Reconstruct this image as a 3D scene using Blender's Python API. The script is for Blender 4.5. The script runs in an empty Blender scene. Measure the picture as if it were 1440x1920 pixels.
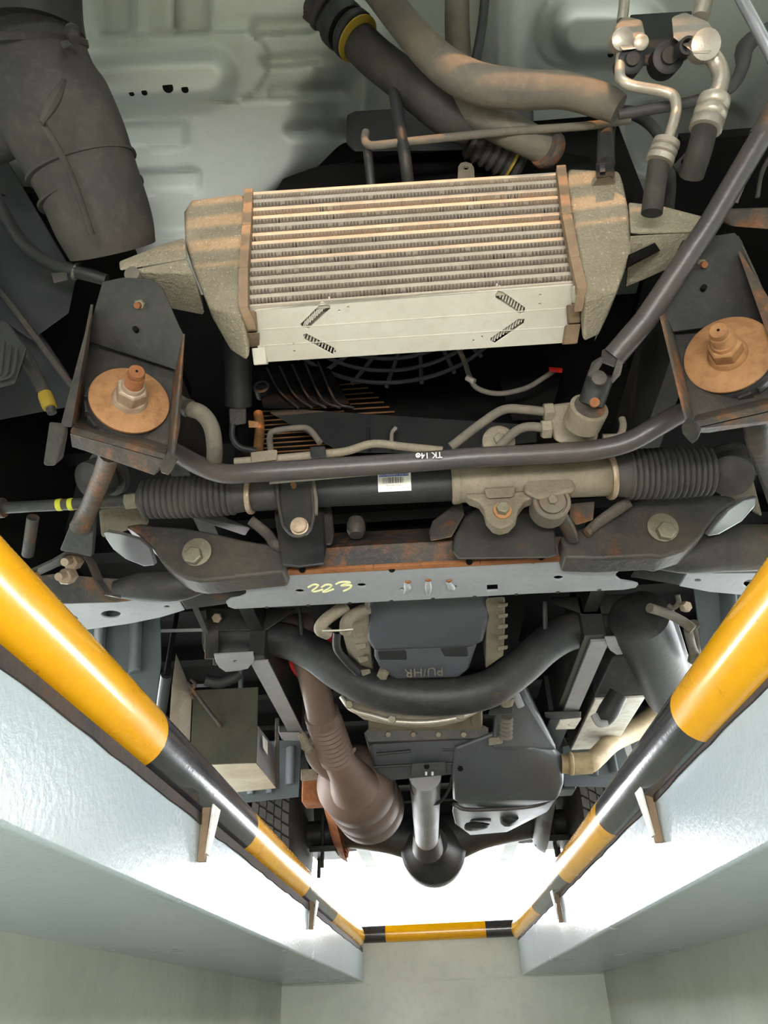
import bpy, bmesh, math, random
from mathutils import Vector as V, Matrix
random.seed(7)
PI = math.pi
SC = bpy.context.scene
COL = SC.collection
# ---------------------------------------------------------------- camera
F = 1400.0                       # focal length in pixels of the 1440x1920 frame
_y = V((832-720, -(1905-960), F)).normalized()
_d = V((math.cos(math.radians(2.2)), math.sin(math.radians(2.2)), 0))
def _cr(a, b): return V((a.y*b.z-a.z*b.y, a.z*b.x-a.x*b.z, a.x*b.y-a.y*b.x))
_z = _cr(_d, _y).normalized()
_x = _cr(_y, _z)
_z = -_z
cd = bpy.data.cameras.new('camera'); cam = bpy.data.objects.new('camera', cd); COL.objects.link(cam)
right = V((_x.x, _y.x, _z.x)); up = V((_x.y, _y.y, _z.y)); fwd = V((_x.z, _y.z, _z.z))
m = Matrix.Identity(4)
for i in range(3): m[i][0] = right[i]; m[i][1] = up[i]; m[i][2] = -fwd[i]
cam.matrix_world = m
cd.sensor_fit = 'VERTICAL'; cd.sensor_height = 36; cd.lens = 36*F/1920; cd.clip_start = .01
SC.camera = cam
# ---------------------------------------------------------------- light
SC.view_settings.view_transform = 'Standard'; SC.view_settings.look = 'None'
SC.view_settings.gamma = 1; SC.view_settings.use_curve_mapping = False
SC.view_settings.exposure = 0.25
w = bpy.data.worlds.new('world'); SC.world = w; w.use_nodes = True
w.node_tree.nodes['Background'].inputs[0].default_value = (.93, .96, 1, 1)
w.node_tree.nodes['Background'].inputs[1].default_value = 13
def spot(name, loc, tgt, power, col, size, ang=60, blend=.3):
    l = bpy.data.lights.new(name, 'SPOT'); l.energy = power; l.color = col; l.shadow_soft_size = size
    l.spot_size = math.radians(ang); l.spot_blend = blend
    o = bpy.data.objects.new(name, l); COL.objects.link(o); o.location = loc
    o.rotation_euler = (V(tgt)-V(loc)).to_track_quat('-Z', 'Y').to_euler()
def area(name, loc, tgt, power, col, sx, sy):
    l = bpy.data.lights.new(name, 'AREA'); l.energy = power; l.color = col; l.shape = 'RECTANGLE'; l.size = sx; l.size_y = sy
    o = bpy.data.objects.new(name, l); COL.objects.link(o); o.location = loc
    o.rotation_euler = (V(tgt)-V(loc)).to_track_quat('-Z', 'Y').to_euler()
# warm work lamp in front of the truck shining in through its grille
spot('warm_lamp', (0.1, -1.6, 1.62), (0.05, .62, .86), 260, (1, .50, .20), .010, 19, .5)
# unseen fill light added in front to brighten the floor pan
area('front_fill', (0, -1.1, 1.5), (0, .9, .95), 20, (1, .98, .95), 1.6, .5)
# two fill lights added low behind the camera to brighten undersides and pit
area('pit_fill', (-.68, -.9, -.35), (.3, 1.2, .5), 46, (1, .985, .93), 1.6, .15)
area('pit_fill', (.68, -.9, -.35), (-.3, 1.2, .5), 46, (1, .985, .93), 1.6, .15)
# ---------------------------------------------------------------- helpers
def ray(px, py):
    c = V((px-720, 960-py, F))
    return V((c.dot(_x), c.dot(_y), c.dot(_z)))
def p(px, py, y=None, z=None, x=None):
    r = ray(px, py)
    t = y/r.y if y is not None else (z/r.z if z is not None else x/r.x)
    return r*t
def py_(pts, y): return [p(a, b, y=y) for a, b in pts]
def pz_(pts, z): return [p(a, b, z=z) for a, b in pts]
def lin(c):
    return tuple(((v/255)/12.92 if v/255 <= .04045 else ((v/255+.055)/1.055)**2.4) for v in c)+(1,)
def B(): return bmesh.new()
def box(bm, a, b):
    vs = [bm.verts.new((x, y, z)) for x in (a[0], b[0]) for y in (a[1], b[1]) for z in (a[2], b[2])]
    for f in ((0,1,3,2), (4,6,7,5), (0,4,5,1), (2,3,7,6), (0,2,6,4), (1,5,7,3)): bm.faces.new([vs[i] for i in f])
    return bm
def hull(bm, pts):
    vs = [bm.verts.new(q) for q in pts]
    r = bmesh.ops.convex_hull(bm, input=vs)
    bad = [v for v in vs if v.is_valid and not v.link_faces]
    if bad: bmesh.ops.delete(bm, geom=bad, context='VERTS')
    return bm
def ext(bm, pts, vec):
    vec = V(vec); n = len(pts)
    a = [bm.verts.new(q) for q in pts]; b = [bm.verts.new(V(q)+vec) for q in pts]
    bm.faces.new(a); bm.faces.new(b[::-1])
    for i in range(n): bm.faces.new((a[i], b[i], b[(i+1) % n], a[(i+1) % n]))
    bmesh.ops.recalc_face_normals(bm, faces=bm.faces)
    return bm
def cmr(pts, n=6):
    out = []
    P = [pts[0]*2-pts[1]]+list(pts)+[pts[-1]*2-pts[-2]]
    for i in range(1, len(P)-2):
        a, b, c, d = P[i-1:i+3]
        for k in range(n):
            t = k/n
            out.append(.5*((2*b)+(c-a)*t+(2*a-5*b+4*c-d)*t*t+(3*b-a-3*c+d)*t**3))
    out.append(P[-2]); return out
def tube(bm, pts, r, seg=14, n=6, smooth=True, flat=1.0, caps=True):
    """pts: Vectors, r: radius or one per point"""
    pts = [V(q) for q in pts]
    rr = r if isinstance(r, (list, tuple)) else [r]*len(pts)
    q4 = [V((a.x, a.y, a.z, b)) for a, b in zip(pts, rr)]
    q4 = cmr(q4, n) if smooth and len(pts) > 2 else q4
    ps = [V(q[:3]) for q in q4]; rs = [q[3] for q in q4]
    up_ = None; rings = []
    for i, c in enumerate(ps):
        t = (ps[min(i+1, len(ps)-1)]-ps[max(i-1, 0)]).normalized()
        if up_ is None:
            up_ = t.orthogonal().normalized()
        up_ = (up_-t*up_.dot(t)).normalized(); s = t.cross(up_)
        rings.append([bm.verts.new(c+(up_*math.cos(2*PI*k/seg)*flat+s*math.sin(2*PI*k/seg))*rs[i]) for k in range(seg)])
    for a, b in zip(rings, rings[1:]):
        for k in range(seg): bm.faces.new((a[k], a[(k+1) % seg], b[(k+1) % seg], b[k]))
    if caps: bm.faces.new(rings[0][::-1]); bm.faces.new(rings[-1])
    return bm
def lathe(bm, a, b, prof, seg=24, squash=None):
    """prof: (t along a->b in metres, radius)"""
    a = V(a); d = (V(b)-a).normalized(); u = d.orthogonal().normalized(); s = d.cross(u)
    rings = []
    for t, r in prof:
        rings.append([bm.verts.new(a+d*t+(u*math.cos(2*PI*k/seg)+s*math.sin(2*PI*k/seg))*max(r, 1e-4)) for k in range(seg)])
    for x, y in zip(rings, rings[1:]):
        for k in range(seg): bm.faces.new((x[k], x[(k+1) % seg], y[(k+1) % seg], y[k]))
    bm.faces.new(rings[0][::-1]); bm.faces.new(rings[-1])
    bmesh.ops.recalc_face_normals(bm, faces=bm.faces)
    return bm
def hexnut(bm, a, d, r, h):
    d = V(d).normalized(); return lathe(bm, a, V(a)+d, [(0, r), (h*.85, r), (h, r*.86)], seg=6)
def plate(pts, vec, holes=()):
    """planar plate with real holes, thickness along vec from pts"""
    pts = [V(q) for q in pts]; vec = V(vec)
    n = V((0, 0, 0))
    for i in range(len(pts)): n += pts[i].cross(pts[(i+1) % len(pts)])
    n.normalize()
    if n.dot(vec) < 0: n = -n
    bm = B(); ed = []
    for loop in [pts]+[[V(h) for h in hh] for hh in holes]:
        vs = [bm.verts.new(q-n*((q-pts[0]).dot(n))) for q in loop]
        ed += [bm.edges.new((vs[i], vs[(i+1) % len(vs)])) for i in range(len(vs))]
    bmesh.ops.triangle_fill(bm, use_beauty=True, edges=ed, normal=n)
    r = bmesh.ops.extrude_face_region(bm, geom=bm.faces[:])
    bmesh.ops.translate(bm, verts=[g for g in r['geom'] if isinstance(g, bmesh.types.BMVert)], vec=vec)
    return bm
def ell(cx, cy, rx, ry, n=14, rot=0):
    c, s = math.cos(rot), math.sin(rot)
    return [(cx+rx*math.cos(2*PI*k/n)*c-ry*math.sin(2*PI*k/n)*s, cy+rx*math.cos(2*PI*k/n)*s+ry*math.sin(2*PI*k/n)*c) for k in range(n)]
def text(body, c, right_, up_, size, depth=.0006):
    cu = bpy.data.curves.new('t', 'FONT'); cu.body = body; cu.size = size; cu.extrude = depth; cu.align_x = 'CENTER'; cu.align_y = 'CENTER'
    ob = bpy.data.objects.new('t', cu); COL.objects.link(ob); me = bpy.data.meshes.new_from_object(ob)
    bm = B(); bm.from_mesh(me)
    r = V(right_).normalized(); u = V(up_); u = (u-r*u.dot(r)).normalized(); n = r.cross(u)
    M = Matrix.Identity(4)
    for i in range(3): M[i][0] = r[i]; M[i][1] = u[i]; M[i][2] = n[i]; M[i][3] = V(c)[i]
    bm.transform(M); bpy.data.objects.remove(ob); bpy.data.curves.remove(cu); bpy.data.meshes.remove(me)
    return bm
ROOTS = []
def mesh_obj(name, bm, mat, bevel=0, ang=38):
    bmesh.ops.recalc_face_normals(bm, faces=bm.faces)
    me = bpy.data.meshes.new(name); bm.to_mesh(me); bm.free()
    me.materials.append(mat)
    for f in me.polygons: f.use_smooth = True
    me.set_sharp_from_angle(angle=math.radians(ang))
    o = bpy.data.objects.new(name, me); COL.objects.link(o)
    if bevel:
        b = o.modifiers.new('bevel', 'BEVEL'); b.width = bevel; b.segments = 3; b.limit_method = 'ANGLE'; b.angle_limit = math.radians(35)
        b.harden_normals = True
    return o
def thing(name, label, cat, group=None, kind=None):
    r = bpy.data.objects.new(name, None); COL.objects.link(r); r.empty_display_size = .02
    r['label'] = label; r['category'] = cat
    if group: r['group'] = group
    if kind: r['kind'] = kind
    ROOTS.append((r, [])); r['_i'] = len(ROOTS)-1
    return r
def part(root, name, bm, mat, label=None, sub=None, bevel=0, ang=38, kind=None):
    o = mesh_obj(name, bm, mat, bevel, ang)
    o.parent = sub or root
    if label: o['label'] = label
    if kind: o['kind'] = kind
    ROOTS[root['_i']][1].append(o)
    return o
def finish():
    for r, ps in ROOTS:
        lo = V((1e9,)*3); hi = V((-1e9,)*3)
        for o in ps:
            for v in o.data.vertices:
                for i in range(3): lo[i] = min(lo[i], v.co[i]); hi[i] = max(hi[i], v.co[i])
        b = V(((lo.x+hi.x)/2, (lo.y+hi.y)/2, lo.z))
        for o in ps: o.data.transform(Matrix.Translation(-b))
        r.location = b; del r['_i']
def struct(name, bm, mat, bevel=0):
    o = mesh_obj(name, bm, mat, bevel); o['kind'] = 'structure'; return o
# ---------------------------------------------------------------- materials
def pm(name, col, rough=.6, metal=0, dirt=None, amt=.4, scale=9, rust=0, rustcol=(122, 80, 52), bump=.15, spec=.4, fine=90, rscale=7, speck=None, coat=0):
    m = bpy.data.materials.new(name); m.use_nodes = True; nt = m.node_tree; N = nt.nodes; L = nt.links
    bs = N['Principled BSDF']; tc = N.new('ShaderNodeTexCoord')
    def noise(s, det=6, ro=.6):
        n = N.new('ShaderNodeTexNoise'); n.inputs['Scale'].default_value = s; n.inputs['Detail'].default_value = det; n.inputs['Roughness'].default_value = ro
        L.new(tc.outputs['Object'], n.inputs['Vector']); return n
    def ramp(src, a, b):
        r = N.new('ShaderNodeMapRange'); r.inputs[1].default_value = a; r.inputs[2].default_value = b; r.inputs[3].default_value = 0; r.inputs[4].default_value = 1; L.new(src, r.inputs[0]); return r.outputs[0]
    def mix(f, a, b):
        x = N.new('ShaderNodeMix'); x.data_type = 'RGBA'
        for s, v in ((0, f), (6, a), (7, b)):
            if hasattr(v, 'links'): L.new(v, x.inputs[s])
            else: x.inputs[s].default_value = v
        return x.outputs[2]
    base = lin(col); n1 = noise(scale); n2 = noise(fine, 4)
    c = base
    dk = lin(dirt) if dirt else tuple(min(1, v*1.5) for v in base[:3])+(1,)
    mul = N.new('ShaderNodeMath'); mul.operation = 'MULTIPLY'; L.new(ramp(n1.outputs[0], .38, .68), mul.inputs[0]); mul.inputs[1].default_value = amt
    c = mix(mul.outputs[0], c, dk)
    mul2 = N.new('ShaderNodeMath'); mul2.operation = 'MULTIPLY'; L.new(ramp(n2.outputs[0], .5, .75), mul2.inputs[0]); mul2.inputs[1].default_value = amt*.6
    c = mix(mul2.outputs[0], c, dk)
    if rust:
        n3 = noise(rscale, 8, .7); lo = .72-rust*.5
        rf = ramp(n3.outputs[0], lo, lo+.12)
        n4 = noise(60, 5, .7)
        rc = mix(ramp(n4.outputs[0], .35, .65), lin(rustcol), tuple(v*.45 for v in lin(rustcol)[:3])+(1,))
        c = mix(rf, c, rc)
    if speck:
        n5 = noise(520, 2, .5); c = mix(ramp(n5.outputs[0], .62, .8), c, lin(speck))
    L.new(c, bs.inputs['Base Color'])
    rr = N.new('ShaderNodeMapRange'); rr.inputs[3].default_value = max(.03, rough-.12); rr.inputs[4].default_value = min(1, rough+.12)
    L.new(n1.outputs[0], rr.inputs[0]); L.new(rr.outputs[0], bs.inputs['Roughness'])
    bs.inputs['Metallic'].default_value = metal; bs.inputs['Specular IOR Level'].default_value = spec
    if coat: bs.inputs['Coat Weight'].default_value = coat; bs.inputs['Coat Roughness'].default_value = .1
    if bump:
        bp = N.new('ShaderNodeBump'); bp.inputs['Strength'].default_value = bump; bp.inputs['Distance'].default_value = .004
        L.new(n2.outputs[0], bp.inputs['Height']); L.new(bp.outputs[0], bs.inputs['Normal'])
    return m
M = {}
M['rubber'] = pm('rubber', (44, 42, 40), .75, dirt=(84, 78, 69), amt=.5, speck=None)
M['black'] = pm('black_plastic', (30, 31, 34), .55, dirt=(58, 56, 54), amt=.4)
M['void'] = pm('black_paint_and_shade', (14, 14, 15), .9, dirt=(26, 24, 22), amt=.5, spec=.1)  # near-black; also stands in for shade in holes and gaps behind parts
M['chassis'] = pm('chassis_paint', (30, 32, 35), .5, dirt=(72, 68, 62), amt=.55, rust=.17, rscale=11)
M['chassis_rust'] = pm('chassis_rusted', (52, 52, 54), .6, dirt=(104, 90, 74), amt=.6, rust=.46, bump=.5, rustcol=(140, 92, 58), rscale=14)
M['chassis_mid'] = pm('chassis_some_rust', (46, 47, 48), .55, dirt=(96, 86, 74), amt=.55, rust=.26, bump=.35, rscale=12)
M['grey_plate_lit'] = pm('grey_plate_lit', (158, 160, 166), .42, dirt=(124, 126, 132), amt=.5, rust=.12, scale=5)  # lightened to mimic pit light on the downward-facing plates
M['rust'] = pm('orange_rust', (150, 98, 62), .85, dirt=(92, 52, 30), amt=.7, bump=.6, rust=0)
M['washer'] = pm('rusty_washer', (166, 122, 82), .7, dirt=(122, 84, 54), amt=.8, scale=22, bump=.4, metal=.1)
M['bolt'] = pm('dusty_zinc', (170, 152, 134), .5, dirt=(120, 92, 66), amt=.6, scale=40, bump=.3, metal=.3)
M['bolt_dark'] = pm('dull_zinc', (132, 128, 112), .5, dirt=(96, 82, 62), amt=.6, scale=40, bump=.3, metal=.3)
M['cast'] = pm('cast_aluminium', (140, 130, 114), .7, dirt=(92, 84, 70), amt=.6, bump=.5, metal=.15, fine=160)
M['cast_tank'] = pm('intercooler_cast', (150, 140, 122), .75, dirt=(104, 98, 80), amt=.7, bump=.8, metal=.1, speck=(206, 200, 188), fine=200)
M['header'] = pm('header_dusty', (146, 122, 98), .75, dirt=(100, 84, 70), amt=.7, bump=.5, rust=.1)
M['alu'] = pm('plain_aluminium', (204, 200, 190), .55, dirt=(178, 170, 154), amt=.5, metal=.2, bump=.1, scale=6)
M['atube'] = pm('cooler_tube', (178, 168, 154), .6, dirt=(140, 130, 116), amt=.5, metal=.15, bump=.2, scale=20)
M['fin'] = pm('cooler_fin', (96, 86, 74), .8, dirt=(128, 116, 98), amt=.45, metal=.1, bump=.2, scale=60)
M['floorpan'] = pm('floorpan_paint', (206, 210, 206), .45, dirt=(186, 190, 184), amt=.45, scale=4, bump=.05)
M['hose_grey'] = pm('dusty_hose', (88, 84, 78), .8, dirt=(124, 112, 96), amt=.6, scale=12, rust=.12, rustcol=(132, 98, 66), bump=.3)
M['stab'] = pm('stabiliser_paint', (62, 60, 62), .38, dirt=(92, 78, 68), amt=.45, bump=.15)
M['boot'] = pm('boot_rubber', (42, 42, 44), .6, dirt=(92, 86, 80), amt=.45, bump=.1)
M['alupipe'] = pm('aluminium_pipe', (178, 172, 162), .42, dirt=(150, 130, 108), amt=.5, metal=.55, bump=.2)
M['yellow'] = pm('yellow_paint', (246, 178, 8), .25, dirt=(222, 148, 12), amt=.4, scale=7, bump=.06, spec=.6, rust=.14, rustcol=(96, 62, 36), rscale=28, coat=.5)
M['pipeblack'] = pm('black_gloss_paint', (46, 46, 50), .22, dirt=(74, 72, 72), amt=.5, scale=10, bump=.12, spec=.6, rust=.22, rustcol=(98, 64, 44), rscale=12, coat=.5)
M['pit'] = pm('glossy_pit_paint', (178, 190, 196), .24, dirt=(158, 170, 174), amt=.5, scale=5, bump=.13, spec=.8, fine=110)
M['pit_in'] = pm('pit_wall_paint', (196, 200, 188), .34, dirt=(156, 164, 154), amt=.5, scale=2.2, bump=.12, spec=.5, fine=30)
M['galv'] = pm('white_steel_and_light', (214, 212, 206), .4, dirt=(140, 110, 84), amt=.6, scale=18)  # white bracket steel, also painted on undersides that are bright from light
M['angle'] = pm('rusted_angle_iron', (48, 44, 42), .8, dirt=(84, 66, 54), amt=.7, rust=.25, bump=.6, rustcol=(120, 74, 48))
M['exhaust'] = pm('exhaust_steel', (116, 98, 90), .6, dirt=(96, 76, 68), amt=.6, scale=6, metal=.35, bump=.15)
M['exhaust2'] = pm('tailpipe_steel', (168, 150, 120), .6, dirt=(110, 88, 62), amt=.6, scale=12, metal=.2)
M['tyre'] = pm('tyre_rubber', (52, 50, 50), .85, dirt=(92, 84, 78), amt=.6)
M['white'] = pm('white_print', (232, 230, 226), .6, amt=.1, bump=0)
M['cream'] = pm('cream_marker', (224, 222, 172), .6, amt=.1, bump=0)
M['blue'] = pm('blue_print', (40, 70, 160), .5, amt=.1, bump=0)
M['ink'] = pm('dark_print', (60, 60, 66), .6, amt=.1, bump=0)
M['greyink'] = pm('grey_print', (150, 150, 156), .6, amt=.1, bump=0)
M['red'] = pm('red_paint', (190, 34, 30), .5, amt=.3, dirt=(120, 20, 18))
M['lime'] = pm('yellow_green_paint', (196, 198, 52), .6, amt=.3, dirt=(150, 150, 60))
M['yellowring'] = pm('yellow_ring', (150, 126, 44), .5, amt=.2)
M['copper'] = pm('copper_tone', (140, 100, 64), .5, dirt=(90, 62, 40), amt=.5, metal=.3)
M['pan'] = pm('pan_paint', (76, 78, 84), .42, dirt=(60, 60, 64), amt=.5, scale=6, bump=.2)
M['guard'] = pm('fan_guard_plastic', (104, 108, 120), .45, dirt=(84, 84, 86), amt=.4)
M['chrome'] = pm('bare_shiny_steel', (186, 186, 194), .24, metal=.7, amt=.1, bump=0)
M['underbody'] = pm('grey_green_panel', (96, 102, 98), .6, dirt=(76, 80, 76), amt=.5, scale=4)
M['mudflap'] = pm('ribbed_grey_panel', (92, 98, 102), .6, dirt=(74, 78, 80), amt=.5, scale=4)
M['railm'] = pm('rail_paint_and_light', (150, 148, 152), .5, dirt=(116, 114, 118), amt=.5, scale=6)  # raised tone stands in for reflected light on rail and clamp undersides
M['lining'] = pm('wheelhouse_lining', (36, 38, 44), .6, dirt=(62, 60, 60), amt=.5, scale=6)
M['battery'] = pm('mossy_steel', (74, 72, 58), .7, dirt=(50, 48, 42), amt=.7, scale=6, rust=.12)
M['lit_tray'] = pm('dusty_tray_lit', (206, 196, 180), .6, dirt=(150, 116, 84), amt=.5, scale=8)  # pale base paints in the outside light on the battery tray
M['spring'] = pm('rusted_spring', (170, 104, 62), .8, dirt=(112, 64, 38), amt=.7, scale=20, bump=.5)
# ================================================================ PIT (setting)
XL, XR, XW, YE, GZ, BZ = -.352, .36, .725, 3.98, .37, .14
struct('wall_left', box(B(), (-2.2, -3, BZ), (XL, YE, .258)), M['pit'], .006)
struct('wall_right', box(B(), (XR, -3, BZ), (2.2, YE, .279)), M['pit'], .006)
struct('wall_left_lower', box(B(), (-2.2, -3, -1.35), (-XW, YE, BZ+.001)), M['pit_in'])
struct('wall_right_lower', box(B(), (XW, -3, -1.35), (2.2, YE, BZ+.001)), M['pit_in'])
struct('wall_end', box(B(), (-2.2, YE, -1.35), (2.2, YE+.4, BZ-.006)), M['pit_in'])
struct('wall_end_upper', box(B(), (-2.2, YE+.012, BZ-.006), (2.2, YE+.4, GZ-.075)), M['pit_in'])
struct('floor', box(B(), (-2.2, -3, -1.45), (2.2, YE+.4, -1.35)), M['pit_in'])
struct('wall_back', box(B(), (-2.2, -3.2, -1.35), (2.2, -3, GZ-.09)), M['pit_in'])
struct('shade_wall_front', box(B(), (-9, -3.2, GZ), (9, -3.0, 4.2)), M['pit_in'])  # unseen wall added to keep sky light off the front
struct('shade_ceiling', box(B(), (-9, -3.2, 4.2), (9, 1.2, 4.35)), M['pit_in'])  # unseen cover added to block the sky above the front
for s_ in (-1, 1): struct('shade_wall_left' if s_ < 0 else 'shade_wall_right', box(B(), (s_*3-.1, -3.0, GZ), (s_*3+.1, 1.2, 4.2)), M['pit_in'])  # unseen side walls added to darken the front end
struct('ground_left', box(B(), (-9, -6, GZ-.09), (-.41, 12, GZ)), M['pit_in'])
struct('ground_right', box(B(), (.41, -6, GZ-.09), (9, 12, GZ)), M['pit_in'])
struct('ground_end', box(B(), (-.41, YE+.06, GZ-.09), (.41, 12, GZ)), M['pit_in'])
def guard(name, label, a, b, bands, r):
    t = thing(name, label, 'guard rail', 'painted pipes round the pit edge')
    a = V(a); b = V(b); d = (b-a); Lh = d.length; d.normalize()
    for (s0, s1, c) in bands:
        q = a+d*s0
        part(t, 'yellow_band' if c == 'y' else 'black_band', lathe(B(), q, b, [(0, r), (s1-s0, r)], 40), M['yellow'] if c == 'y' else M['pipeblack'])
    return t
def ys(pts, X0, zc):   # boundary pixels on the pipe -> distances
    return [p(a, b, z=zc).y for a, b in pts]
zc = .322; rp = .043
yl = ys([(266, 1374), (448, 1548), (555, 1650), (612, 1703)], -.385, zc)
yr = ys([(1292, 1333), (1144, 1525), (1064, 1625), (1020, 1690)], .36, zc)
def mk(yb): return [(0, yb[0]+2.5, 'y'), (yb[0]+2.5, yb[1]+2.5, 'b'), (yb[1]+2.5, yb[2]+2.5, 'y'), (yb[2]+2.5, yb[3]+2.5, 'b'), (yb[3]+2.5, YE+2.5, 'y')]
tl = guard('guard_pipe', 'yellow and black striped steel pipe along the left edge of the pit', (-.380, -2.5, .318), (-.387, YE, .320), mk(yl), .0455)
tr = guard('guard_pipe', 'yellow and black striped steel pipe along the right edge of the pit', (.357, -2.5, zc), (.376, YE, zc), mk(yr), rp)
te = guard('guard_pipe', 'short pipe with one yellow band across the far end of the pit', (-.40, YE+.02, zc+.005), (.42, YE-.01, zc+.005), [(0, .155, 'b'), (.155, .62, 'y'), (.62, .82, 'b')], .036)
for (x0, x1, nm) in ((-.384, XL-.004, 'left'), (XR+.003, .372, 'right')):
    t = tl if nm == 'left' else tr
    bm = B(); lo = min(x0, x1); hi = max(x0, x1)
    n = 120; rows = []
    for i in range(n+1):
        y = -2.4+(YE+2.35)*i/n; j = random.uniform(-.004, .004)
        s = 1 if nm == 'left' else -1
        zt = .2535 if nm == 'left' else .2745
        xe = (XL+.0025) if nm == 'left' else (XR-.0025)
        rows.append([bm.verts.new((xe, y, zt+j*.6)), bm.verts.new((xe-s*.012, y, zt-.002+j*.6)), bm.verts.new((xe-s*.03, y, zt+.016)), bm.verts.new((xe-s*(.001), y, zt+.016+(.012 if s < 0 else 0)))])
    for a, b in zip(rows, rows[1:]):
        for k in range(4): bm.faces.new((a[k], a[(k+1) % 4], b[(k+1) % 4], b[k]))
    part(t, 'angle_iron', bm, M['angle'], 'rusted dark angle iron under the pipe')
# steel brackets on the beam faces
def wall_bracket(label, a, b, side, w_=.016):
    xs = XL if side < 0 else XR
    A = p(*a, x=xs); C = p(*b, x=xs); t = thing('rail_bracket', label, 'bracket', 'steel brackets holding the pit pipes')
    s = -side
    bm = box(B(), (xs+s*.0005 if s > 0 else xs-.013, A.y-.004, C.z), (xs+.013 if s > 0 else xs-.0005, A.y+.004, A.z))
    part(t, 'web', bm, M['header'], bevel=.001)
    bm = B(); x2 = xs+s*.024
    hull(bm, [V((x2, A.y-.024, A.z)), V((x2, A.y+.018, A.z)), V((x2-s*.003, A.y-.024, A.z)), V((x2-s*.003, A.y+.018, A.z)),
              V((xs+s*.015, A.y-.006, C.z+.01)), V((xs+s*.015, A.y+.012, C.z+.01)), V((xs+s*.012, A.y-.006, C.z+.01)), V((xs+s*.012, A.y+.012, C.z+.01))])
    part(t, 'flange', bm, M['galv'], bevel=.001)
    part(t, 'bolt', hexnut(B(), (xs+s*.006, A.y+.004, C.z+.03), (s, 0, 0), .006, .008), M['bolt'])
wall_bracket('white and rusty steel bracket under the left pipe, nearer one', (380, 1515), (372, 1618), -1)
wall_bracket('thin steel bracket under the left pipe, far one', (580, 1690), (582, 1745), -1)
wall_bracket('rusty steel bracket under the right pipe, nearer one', (1222, 1480), (1238, 1585), 1)
wall_bracket('thin steel bracket under the right pipe, far one', (1048, 1670), (1056, 1730), 1)
# ================================================================ TRUCK BODY overhead
def sb(px, py, cx, cy, hw, hh, rad, soft):
    dx = max(abs(px-cx)-(hw-rad), 0); dy = max(abs(py-cy)-(hh-rad), 0)
    d = math.hypot(dx, dy)-rad
    t = min(1, max(0, .5-d/soft)); return t*t*(3-2*t)
def ss(a, b, v):
    t = min(1, max(0, (v-a)/(b-a))); return t*t*(3-2*t)
def fh(x, y):
    yy = y+(x-300)*.05
    h = 0
    h += -.014*sb(x, yy, 240, 128, 262, 62, 60, 4)
    h += -.075*sb(x, yy, 200, 150, 230, 42, 42, 42)
    edge = 640-120*ss(120, 420, y)+30*math.sin(y/40)
    h += .15*ss(edge-55, edge+60, x)+.02*ss(edge+90, edge+110, x)
    h += -.020*ss(193, 200, yy)*(1-ss(560, 640, x))
    h += .018*sb(x, yy, 265, 255, 85, 24, 12, 11)
    h += .020*sb(x, yy, 300, 340, 75, 20, 12, 11)
    h += -.03*ss(430, 450, yy)
    for cx in (205, 290, 350): h += .022*sb(x, y, cx+10, 20, 34, 46, 16, 14)
    for (cx, cy, a, b) in ((535, 60, 60, 14), (560, 125, 70, 10), (575, 185, 70, 12)): h += .020*sb(x, yy, cx, cy, a, b, 10, 16)
    h += -.010*sb(x, y, 1130, 60, 122, 66, 55, 5)
    h += -.055*sb(x, y, 1135, 62, 88, 46, 42, 36)
    h += .03*sb(x, y, 760, 200, 70, 60, 14, 12)+.03*sb(x, y, 1290, 260, 110, 60, 40, 24)+.04*sb(x, y, 600, 245, 60, 10, 10, 26)
    h += -.04*ss(900, 935, x)*(1-ss(960, 1000, x))*ss(0, 80, 200-y)
    return h
bm = B(); st = 7; gx = list(range(-700, 2000, st)); gy = list(range(-420, 560, st))
grid = [[bm.verts.new(p(x, y, z=1.2+fh(x, y))) for x in gx] for y in gy]
for i in range(len(gy)-1):
    for j in range(len(gx)-1): bm.faces.new((grid[i][j], grid[i][j+1], grid[i+1][j+1], grid[i+1][j]))
t = thing('cab_floor_pan', 'large pale grey pressed steel cab floor overhead', 'floor pan')
part(t, 'pressed_sheet', bm, M['floorpan'], ang=80)
for (cx, cy, r) in ((247, 176, .0035), (271, 174, .004), (315, 164, .0075), (347, 168, .005), (1145, 102, .005)):
    q = p(cx, cy, z=1.2+fh(cx, cy)); part(t, 'drain_hole', lathe(B(), q-V((0, .0012, .0012)), q+V((0, .5, 1)), [(0, r), (.004, r)], 16), M['void'])
t = thing('truck_body_shell', 'dark outer cab and load bed body around the chassis', 'vehicle body')
part(t, 'cab_side', box(B(), (-.92, .25, .82), (-.88, 1.9, 1.7)), M['void'])
part(t, 'cab_side', box(B(), (.88, .25, .82), (.92, 1.9, 1.7)), M['void'])
part(t, 'bed_floor', box(B(), (-.92, 1.2, 1.0), (.92, 4.6, 1.05)), M['void'])
part(t, 'firewall', box(B(), (-.88, 1.16, .98), (.88, 1.2, 1.6)), M['void'])
part(t, 'cab_roof', box(B(), (-.92, -.1, 1.66), (.92, 1.9, 1.7)), M['void'])
for k in range(9):
    y = 1.5+k*.33; part(t, 'bed_crossbar', box(B(), (-.88, y, .95), (.88, y+.05, 1.0)), M['void'])
part(t, 'tail_beam', box(B(), (-.9, 4.3, .76), (.9, 4.4, 1.0)), M['void'])
part(t, 'bed_side', box(B(), (-.92, 1.9, .78), (-.88, 4.6, 1.05)), M['void'])
part(t, 'bed_side', box(B(), (.88, 1.9, .78), (.92, 4.6, 1.05)), M['void'])
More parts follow.
